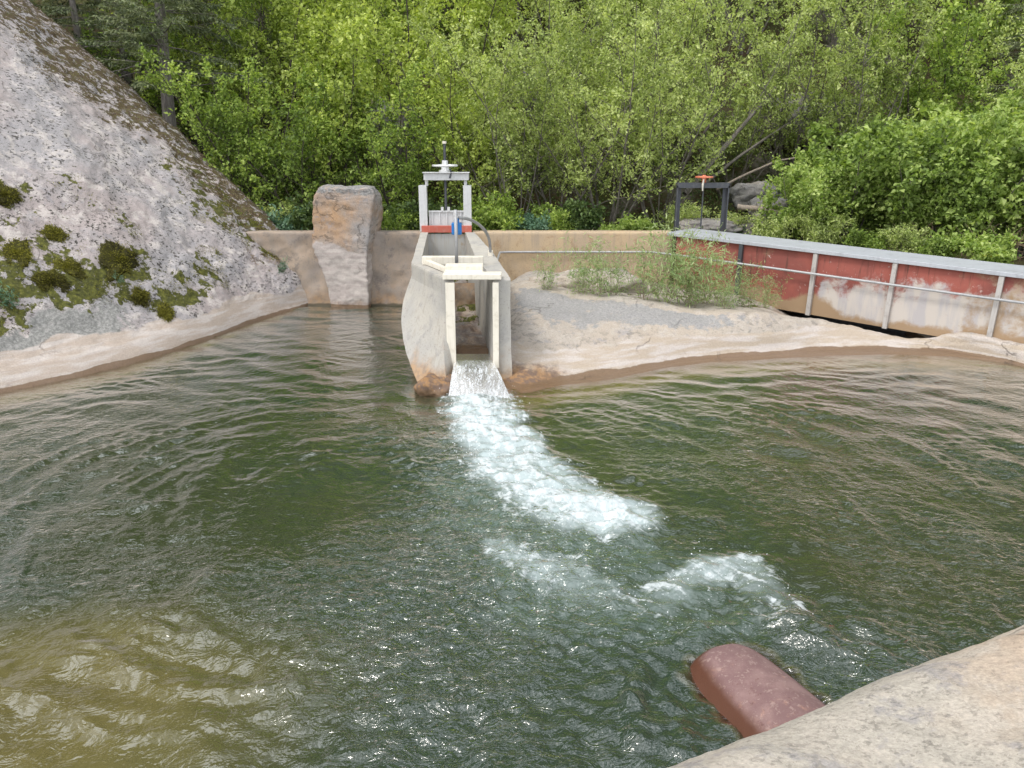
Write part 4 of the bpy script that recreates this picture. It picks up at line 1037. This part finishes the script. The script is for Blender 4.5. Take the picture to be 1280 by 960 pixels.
proto('lowvivid', gen_shrub(545, 1.0, 1.0, 9, 8, 6, 10, .09, .06, .01, .05, .45, twl=.2), 'bark_dk', 'lf_vivid', 'stem', 'foliage')
proto('lowgrey', gen_shrub(546, 1.2, .9, 9, 8, 6, 9, .075, .035, .01, .05, .45, twl=.22), 'bark_gr', 'lf_grey', 'stem', 'foliage')
proto('sprig', gen_shrub(610, .55, .5, 4, 5, 3, 9, .05, .018, .004, .1, .35, .05, .1), 'lf_dry', 'lf_teal', 'stem', 'foliage')
proto('firmain', gen_conifer(720, 12, .21, 1.9, 3.0, 1.7), 'bark_con', 'lf_needle')

def at_hill(px, Y):
    x = atY(px, 170, Y).x; return (x, Y, ground(x, Y))
KN = dict(yellow=('birch_tree', 'tree'), grey=('willow_tree', 'tree'), mid=('alder_tree', 'tree'), conifer=('fir_tree', 'fir tree'), vivid=('leafy_bush', 'bush'),
          low=('low_shrub', 'shrub'), lowdark=('low_shrub', 'shrub'), lowvivid=('low_shrub', 'shrub'), lowgrey=('low_shrub', 'shrub'), teal=('low_shrub', 'shrub'))
trees = [
 # px, Y, proto, scale, label
 (300, 22.6, 'mid0', .95, 'dark green alder just past the lower end of the dome ridge'),
 (372, 22.4, 'mid1', 1.0, 'green alder with thin dark stems left of the upright block'),
 (425, 23.4, 'yellow0', 1.0, 'yellow-green birch rising directly behind the upright granite block'),
 (492, 22.3, 'mid2', .85, 'dark green alder between the upright block and the sluice gate'),
 (572, 22.9, 'yellow1', .82, 'yellow-green birch right behind the sluice gate handwheel'),
 (640, 22.2, 'grey0', .85, 'grey-green willow just right of the sluice gate'),
 (700, 22.5, 'grey1', .95, 'pale willow with many thin stems behind the middle of the tan wall'),
 (765, 22.0, 'grey2', .95, 'pale loose willow behind the right half of the tan wall'),
 (828, 22.8, 'grey0', 1.0, 'grey-green willow just left of the black gate frame'),
 (915, 25.5, 'grey1', .9, 'sparse willow on the slope above the black gate frame'),
 (340, 26.0, 'yellow2', 1.0, 'yellow-green birch high on the slope above the dome foot'),
 (420, 27.0, 'yellow1', 1.1, 'second-row birch above the upright granite block'),
 (500, 26.2, 'yellow0', 1.1, 'bright birch above and left of the sluice gate'),
 (590, 26.8, 'yellow2', 1.1, 'bright birch above and right of the sluice gate'),
 (665, 26.0, 'grey2', 1.05, 'pale second-row willow above the conduit junction box'),
 (745, 26.5, 'grey0', 1.15, 'pale second-row willow above the middle of the tan wall'),
 (830, 27.2, 'grey1', 1.1, 'pale second-row willow above and left of the black gate frame'),
 (985, 26.2, 'grey2', 1.05, 'pale willow above the fallen log'),
 (1065, 25.2, 'grey0', 1.0, 'grey-green willow behind the left leafy bush'),
 (1150, 25.8, 'mid0', 1.15, 'mid green alder above the vivid leafy bushes'),
 (1235, 25.0, 'mid1', 1.15, 'dark green alder in the top right corner'),
 (1310, 24.0, 'grey1', 1.0, 'grey-green willow at the right frame edge'),
 (262, 27.5, 'mid2', 1.15, 'green alder beside the fir trunk on its right'),
 (230, 32.0, 'yellow1', 1.1, 'distant birch behind the fir trunk'),
 (380, 33.0, 'mid0', 1.4, 'distant dark alder at the top of the slope left of centre'),
 (530, 33.0, 'mid1', 1.4, 'distant dark alder high above the sluice gate'),
 (650, 33.5, 'yellow0', 1.3, 'distant birch at the top of the slope at centre'),
 (790, 34.0, 'mid2', 1.4, 'distant dark alder high above the tan wall'),
 (920, 33.5, 'grey0', 1.3, 'distant willow high above the black gate frame'),
 (1060, 33.0, 'grey2', 1.3, 'distant willow at the top of the slope right of centre'),
 (1200, 32.5, 'mid0', 1.4, 'distant dark alder high above the vivid leafy bushes'),
]
for px, Y, k, s, lab in trees:
    nm, ct = KN[k.rstrip('0123456789')]
    plant(k, nm, at_hill(px, Y), s, lab, ct, 'trees on the slope behind the dam')
for px, Y, k, s, lab in [
 (40, 28.0, 'conifer0', .95, 'dark fir above the top of the granite dome at the left edge'),
 (120, 27.2, 'conifer1', .85, 'dark fir close left of the bare fir trunk'),
 (168, 30.5, 'conifer0', 1.05, 'dark fir directly behind the bare fir trunk'),
 (290, 30.0, 'conifer1', .9, 'dark fir deep in the trees right of the bare fir trunk'),
 (1290, 29.0, 'conifer0', .9, 'dark fir behind the alders at the right edge')]:
    plant(k, 'fir_tree', at_hill(px, Y), s, lab, 'fir tree', 'trees on the slope behind the dam')
b = atY(211, 150, 24.6)
plant('firmain', 'fir_tree', (b.x, b.y, b.z - .4), 1.0, 'tall fir with bare grey lower trunk behind the dome ridge', 'fir tree', rz=0.0, lean=(0, .03))
# broad bushes behind the steel wall
for px, Y, k, s, lab in [
 (1020, 20.3, 'vivid0', .70, 'small vivid green bush at the fallen log'),
 (1080, 20.6, 'vivid1', 1.05, 'vivid green leafy bush, leftmost of the big ones behind the steel wall'),
 (1155, 19.6, 'vivid0', 1.0, 'vivid green leafy bush with big leaves, middle of the ones behind the steel wall'),
 (1225, 19.0, 'vivid1', .95, 'vivid green leafy bush behind the steel wall near the right edge'),
 (1300, 18.6, 'vivid0', 1.05, 'vivid green leafy bush cut by the right edge'),
 (1190, 22.0, 'vivid1', 1.25, 'taller vivid bush rising above the others at the right')]:
    plant(k, 'leafy_bush', at_hill(px, Y), s, lab, 'bush', 'leafy bushes behind the steel wall')
# low shrubs along the bank behind the walls
for px, Y, k, s, lab in [
 (322, 21.0, 'lowgrey', 1.05, 'pale round shrub at the foot of the dome ridge'),
 (350, 20.7, 'teal', .9, 'bluish leafy shrub left of the upright block'),
 (378, 20.6, 'lowdark0', .95, 'dark grassy shrub touching the left side of the upright block'),
 (488, 20.6, 'low0', .9, 'green shrub touching the right side of the upright block'),
 (512, 20.9, 'lowdark1', 1.0, 'dark shrub left of the sluice gate post'),
 (557, 21.4, 'lowdark0', .85, 'dark shrub seen through the sluice gate frame'),
 (606, 20.6, 'low1', 1.1, 'green shrub touching the right post of the sluice gate'),
 (634, 20.5, 'low0', .95, 'green shrub behind the wall above the junction box'),
 (664, 20.4, 'teal', .75, 'dark bluish shrub low behind the tan wall'),
 (695, 20.9, 'low1', .85, 'small shrub behind the tan wall beside the bluish shrub'),
 (728, 21.2, 'lowdark1', 1.0, 'dark shrub behind the middle of the tan wall'),
 (772, 20.7, 'lowvivid', .55, 'bright small plant behind the tan wall'),
 (800, 20.7, 'lowvivid', .75, 'bright plant behind the tan wall near the black gate frame'),
 (862, 21.6, 'lowgrey', .95, 'grey-green shrub seen through the black gate frame'),
 (925, 21.2, 'lowgrey', .75, 'pale shrub just right of the black gate frame'),
 (975, 20.0, 'lowgrey', .8, 'pale shrub below the fallen log'),
 (1040, 19.4, 'lowgrey', .85, 'pale shrub over the thin end of the fallen log'),
 (1100, 18.6, 'low0', .7, 'green shrub behind the cap of the steel wall'),
 (1150, 18.0, 'lowgrey', .7, 'pale grassy shrub behind the cap below the middle leafy bush'),
 (1200, 17.2, 'lowvivid', .75, 'bright green plant behind the cap, left of the yellow flowers'),
 (1265, 16.7, 'lowvivid', .85, 'bright green plant behind the cap, right of the yellow flowers'),
 (1000, 22.6, 'low1', 1.2, 'green shrub uphill of the fallen log')]:
    plant(k, 'low_shrub', at_hill(px, Y), s, lab, 'shrub', 'low shrubs along the bank')
# leafy hillside undergrowth: uncountable
n = 90000; gx = RNG.uniform(-22, 24, n); gy = 20.2 + RNG.random(n) ** 1.4 * 22
gz = hill_z(gx, gy); ok_ = fbm(np.column_stack([gx, gy, 0 * gx]), .5, 4, 3.) > -.12
c = np.column_stack([gx, gy, gz + np.abs(RNG.normal(0, .16, n))])[ok_]; m_ = len(c)
V, Q = leaves_np(c, RNG.normal(0, 1, (m_, 3)), RNG.normal(0, .6, (m_, 3)) + np.array([0, 0, .8]), RNG.uniform(.06, .13, m_), RNG.uniform(.04, .08, m_))
tag(mesh_np('undergrowth', V, Q, M['lf_dark'], smooth=False), 'dark leafy undergrowth covering the hillside under the trees', 'undergrowth', kind='stuff')

# willow shoots on the bedrock shelf
def on_shelf(px, py):
    p, n_ = cast_px(bv_shelf, px, py)
    return p if p is not None else onz(px, py, .7)
for px, py, k, s, lab in [
 (684, 366, 'willow0', .62, 'lone thin willow shoot at the left end of the shelf'),
 (728, 372, 'willow1', .75, 'willow shoot left of the tall pale clump on the shelf'),
 (748, 374, 'willow0', .85, 'upright willow shoot below the conduit pipe, in front of the tan wall'),
 (770, 372, 'willow1', .7, 'short leafy willow shoot in the gap left of the dense clump'),
 (808, 376, 'willow0', .95, 'tall sparse willow shoot at the left of the dense clump'),
 (832, 380, 'willow1', 1.05, 'tall willow in the dense clump, below the left leg of the black gate frame'),
 (856, 382, 'willow0', 1.15, 'tallest willow at the centre of the dense clump'),
 (880, 380, 'willow1', 1.1, 'willow leaning over the start of the red panels'),
 (868, 386, 'willow0', .8, 'low bushy willow at the front of the dense clump'),
 (905, 384, 'willow0', .8, 'willow shoot against the first red panel'),
 (936, 386, 'willow1', .72, 'willow shoot in front of the first wall rib'),
 (962, 388, 'willow0', .55, 'small grassy willow at the gap under the red panels'),
 (912, 388, 'willow1', .5, 'short willow tuft at the edge of the shelf')]:
    p = on_shelf(px, py); plant(k, 'willow_shoot', (p.x, p.y + .25, p.z - .03), s, lab, 'willow', 'willow shoots on the bedrock shelf')
# shelf hump and stones
def put_rock(px, py, Y, d, seed, m, lab, z=None, rz=0, **kw):
    p = atY(px, py, Y); o = rock('rock', (p.x, p.y, p.z), d, seed, m, rz=rz, **kw); return tag(o, lab, 'rock')
o = rock('rock', tuple(onz(546, 488, .0)), (.62, .6, .46), 31., M['shelf'], attrs=lambda V: dict(stain=np.full(len(V), .95), wet=(1 - sstep(.04, .2, V[:, 2])) * .8)); tag(o, 'rust stained rock at the left toe of the chute mouth', 'rock')
put_rock(735, 362, 17.2, (2.3, 1.4, .75), 11., M['shelf'], 'low pinkish granite hump behind the shelf willows')
put_rock(672, 372, 16.6, (1.3, 1.2, .55), 12., M['shelf'], 'rounded pink stone on the shelf beside the chute')
put_rock(483, 296, 20.3, (.75, .5, .45), 13., M['hillrock'], 'small brown stone on the bank right of the upright block')
put_rock(883, 286, 21.0, (1.5, .9, .45), 15., M['hillrock'], 'flat grey slab seen through the black gate frame')
put_rock(944, 246, 23.2, (1.3, 1.0, .75), 16., M['hillrock'], 'pale rock outcrop right of the black gate frame, upper one')
put_rock(962, 268, 21.9, (1.0, .8, .8), 17., M['hillrock'], 'pale rock below the outcrop, under the fallen log')
put_rock(934, 286, 21.2, (.9, .7, .45), 18., M['hillrock'], 'small pale rock just behind the cap beside the black gate frame')
put_rock(492, 176, 24.4, (1.5, 1.4, 2.0), 19., M['hillrock'], 'tall grey rock among the trees left of the sluice gate')
put_rock(700, 120, 30.0, (3.0, 2.0, 2.2), 20., M['hillrock'], 'large grey rock face high in the trees above the tan wall')
put_rock(1010, 150, 28.0, (3.0, 2.0, 1.6), 21., M['hillrock'], 'grey rock on the slope above the fallen log')
# fallen timber
def log(name, pts, r, lab, cat, m='deadwood', seed=0):
    P = catmull([tuple(atY(*p)) for p in pts], 16); P = P + fbm(P, 1.5, 3, seed)[:, None] * .05
    rr = np.linspace(r, r * .55, 16)
    V, Q = tubes_np([(P, rr)], 10); o = mesh_np(name, V, Q, M[m]); return tag(o, lab, cat)
log('fallen_log', [(922, 258, 21.2), (965, 264, 20.9), (1010, 278, 20.5), (1052, 298, 20.0)], .075, 'bare grey fallen log lying on the bank behind the red wall', 'log', seed=1)
log('fallen_log', [(462, 128, 25.2), (500, 165, 24.4), (530, 192, 23.9), (560, 212, 23.4)], .20, 'thick grey fallen trunk slanting down to the sluice gate', 'log', seed=2)
log('fallen_log', [(856, 242, 23.5), (912, 176, 24.2), (985, 92, 25.5)], .075, 'bare trunk leaning to the right above the black gate frame, thickest', 'log', 'bark_gr', 3)
log('fallen_log', [(878, 232, 23.8), (932, 190, 24.4), (1010, 138, 25.6)], .05, 'bare thin trunk leaning low to the right above the gate frame', 'log', 'bark_gr', 4)
log('fallen_log', [(838, 232, 23.2), (884, 160, 24.2), (930, 88, 25.5)], .05, 'bare thin trunk leaning steeply above the gate frame', 'log', 'bark_dk', 5)
log('fallen_log', [(896, 236, 23.4), (962, 205, 23.9), (1000, 196, 24.2)], .04, 'thin bare branch lying almost flat above the pale outcrop', 'log', 'deadwood', 6)
# dead brush
for px, py, Y, s, lab in [(1158, 300, 18.6, .9, 'tangle of dry brown stems under the middle leafy bush'), (1258, 292, 17.6, .95, 'tangle of dry reddish stems at the right edge behind the cap')]:
    rng = np.random.default_rng(int(px)); p = atY(px, py, Y); L = []
    for k in range(70):
        a = rng.normal(0, .35, 3); a[2] = abs(a[2]) * .3 - .4
        L.append((curve(rng, a, rng.normal(0, 1, 3) + np.array([0, 0, .8]), .9 * s, 6, .28, -.05), np.linspace(.009, .004, 7)))
    V, Q = tubes_np(L, 4); o = mesh_np('dead_brush', V, Q, M['lf_dry']); o.location = p; tag(o, lab, 'brush')
# yellow flowers
p = atY(1236, 322, 16.4); fl = empty('wildflower', (p.x, p.y, p.z - .25), 'small plant with yellow flowers behind the cap near the right edge', 'flower')
rng = np.random.default_rng(5); st = []; pc = []
for k in range(7):
    d_ = rng.normal(0, .35, 3); d_[2] = 1; q_ = curve(rng, (0, 0, 0), d_, .3 + .1 * rng.random(), 4, .06, 0); st.append((q_, np.full(5, .004))); pc.append(q_[-1])
V, Q = tubes_np(st); mesh_np('stem', V, Q, M['lf_vivid'], fl)
for c_ in pc:
    an = np.arange(8) * math.pi / 4; V, Q = leaves_np(np.repeat([c_], 8, 0), np.stack([np.cos(an), np.sin(an), .15 + 0 * an], 1), np.tile([0., 0, 1], (8, 1)), .045, .025, .1)
    mesh_np('petal_ring', V, Q, M['petal'], fl, smooth=False)

# ------------------------------------------------------------------ moss and sprigs on the dome
me = dome.data; co = np.empty(len(me.vertices) * 3, np.float32); me.vertices.foreach_get('co', co); co = co.reshape(-1, 3)
no = np.empty(len(me.vertices) * 3, np.float32); me.vertices.foreach_get('normal', no); no = no.reshape(-1, 3)
def tufts(c, nn, rng, per, spread, L):
    C = np.repeat(c, per, 0); Nn = np.repeat(nn, per, 0); k = len(C)
    C = C + rng.normal(0, spread, (k, 3)); C -= Nn * .01
    V, Q = leaves_np(C, Nn + rng.normal(0, .6, (k, 3)), rng.normal(0, 1, (k, 3)), rng.uniform(.5, 1.3, k) * L, rng.uniform(.5, 1.2, k) * L * .45, .1); return V, Q
nzm = fbm(co, 2.2, 5, 41., .6); rng = np.random.default_rng(3)
sel = np.where((moss > .35) & (nzm > .04))[0]; sel = rng.choice(sel, min(22000, len(sel)), False)
V, Q = tufts(co[sel], no[sel], rng, 4, .02, .032); tag(mesh_np('moss_patch', V, Q, M['lf_moss'], dome, smooth=False), kind='stuff')
nzm2 = fbm(co, 3.5, 5, 47., .65); sel = np.where((ridge > .35) & (nzm2 > .16))[0]; sel = rng.choice(sel, min(9000, len(sel)), False)
V, Q = tufts(co[sel], no[sel], rng, 4, .025, .04); tag(mesh_np('dry_moss_patch', V, Q, M['lf_dry'], dome, smooth=False), kind='stuff')
for i, (px, py, d_, lab) in enumerate([
 (6, 245, (.5, .45, .42), 'dark green moss cushion at the left edge, highest on the dome'),
 (70, 294, (.55, .4, .3), 'bright olive moss cushion above the moss belt'),
 (150, 326, (1.05, .7, .72), 'largest moss cushion, brown topped, in the middle of the moss belt'),
 (85, 335, (.6, .45, .3), 'bright moss cushion left of the largest brown topped one'),
 (22, 318, (.65, .5, .35), 'dark moss cushion at the left end of the moss belt'),
 (62, 352, (.55, .4, .25), 'flat dark moss cushion low in the moss belt'),
 (205, 392, (.45, .35, .22), 'small olive moss cushion lowest on the dome above the waterline'),
 (178, 372, (.5, .35, .2), 'flat moss cushion right of the largest one')]):
    p, n_ = cast_px(bv_dome, px, py)
    if p is None: continue
    o = rock('moss_cushion', tuple(p), (d_[0] * .82, d_[1] * .9, d_[2] * .24), 60. + i, M['lf_moss'], n=56, lump=1.1, fine=.7, rz=i * 1.3, blocky=2.0)
    o.rotation_euler = n_.to_track_quat('Z', 'Y').to_euler(); tag(o, lab, 'moss', 'moss cushions on the dome')
    vv_ = np.array([v.co for v in o.data.vertices]); nn_ = vv_ / (np.linalg.norm(vv_, axis=1)[:, None] + 1e-9)
    k = rng.integers(0, len(vv_), 1500); V, Q = tufts(vv_[k], nn_[k], rng, 4, .022, .036); mesh_np('moss_tuft', V, Q, M['lf_moss'], o, smooth=False)
for px, py, k, s, lab in [(12, 382, 'sprig', 1.1, 'bluish leafy sprig on the dome at the left edge'), (352, 338, 'sprig', .7, 'small green sprig at the right foot of the dome ridge'), (148, 352, 'sprig', .5, 'tiny sprig under the largest moss cushion')]:
    p, n_ = cast_px(bv_dome, px, py)
    if p is not None: plant(k, 'rock_sprig', tuple(p), s, lab, 'plant', 'sprigs on the dome')
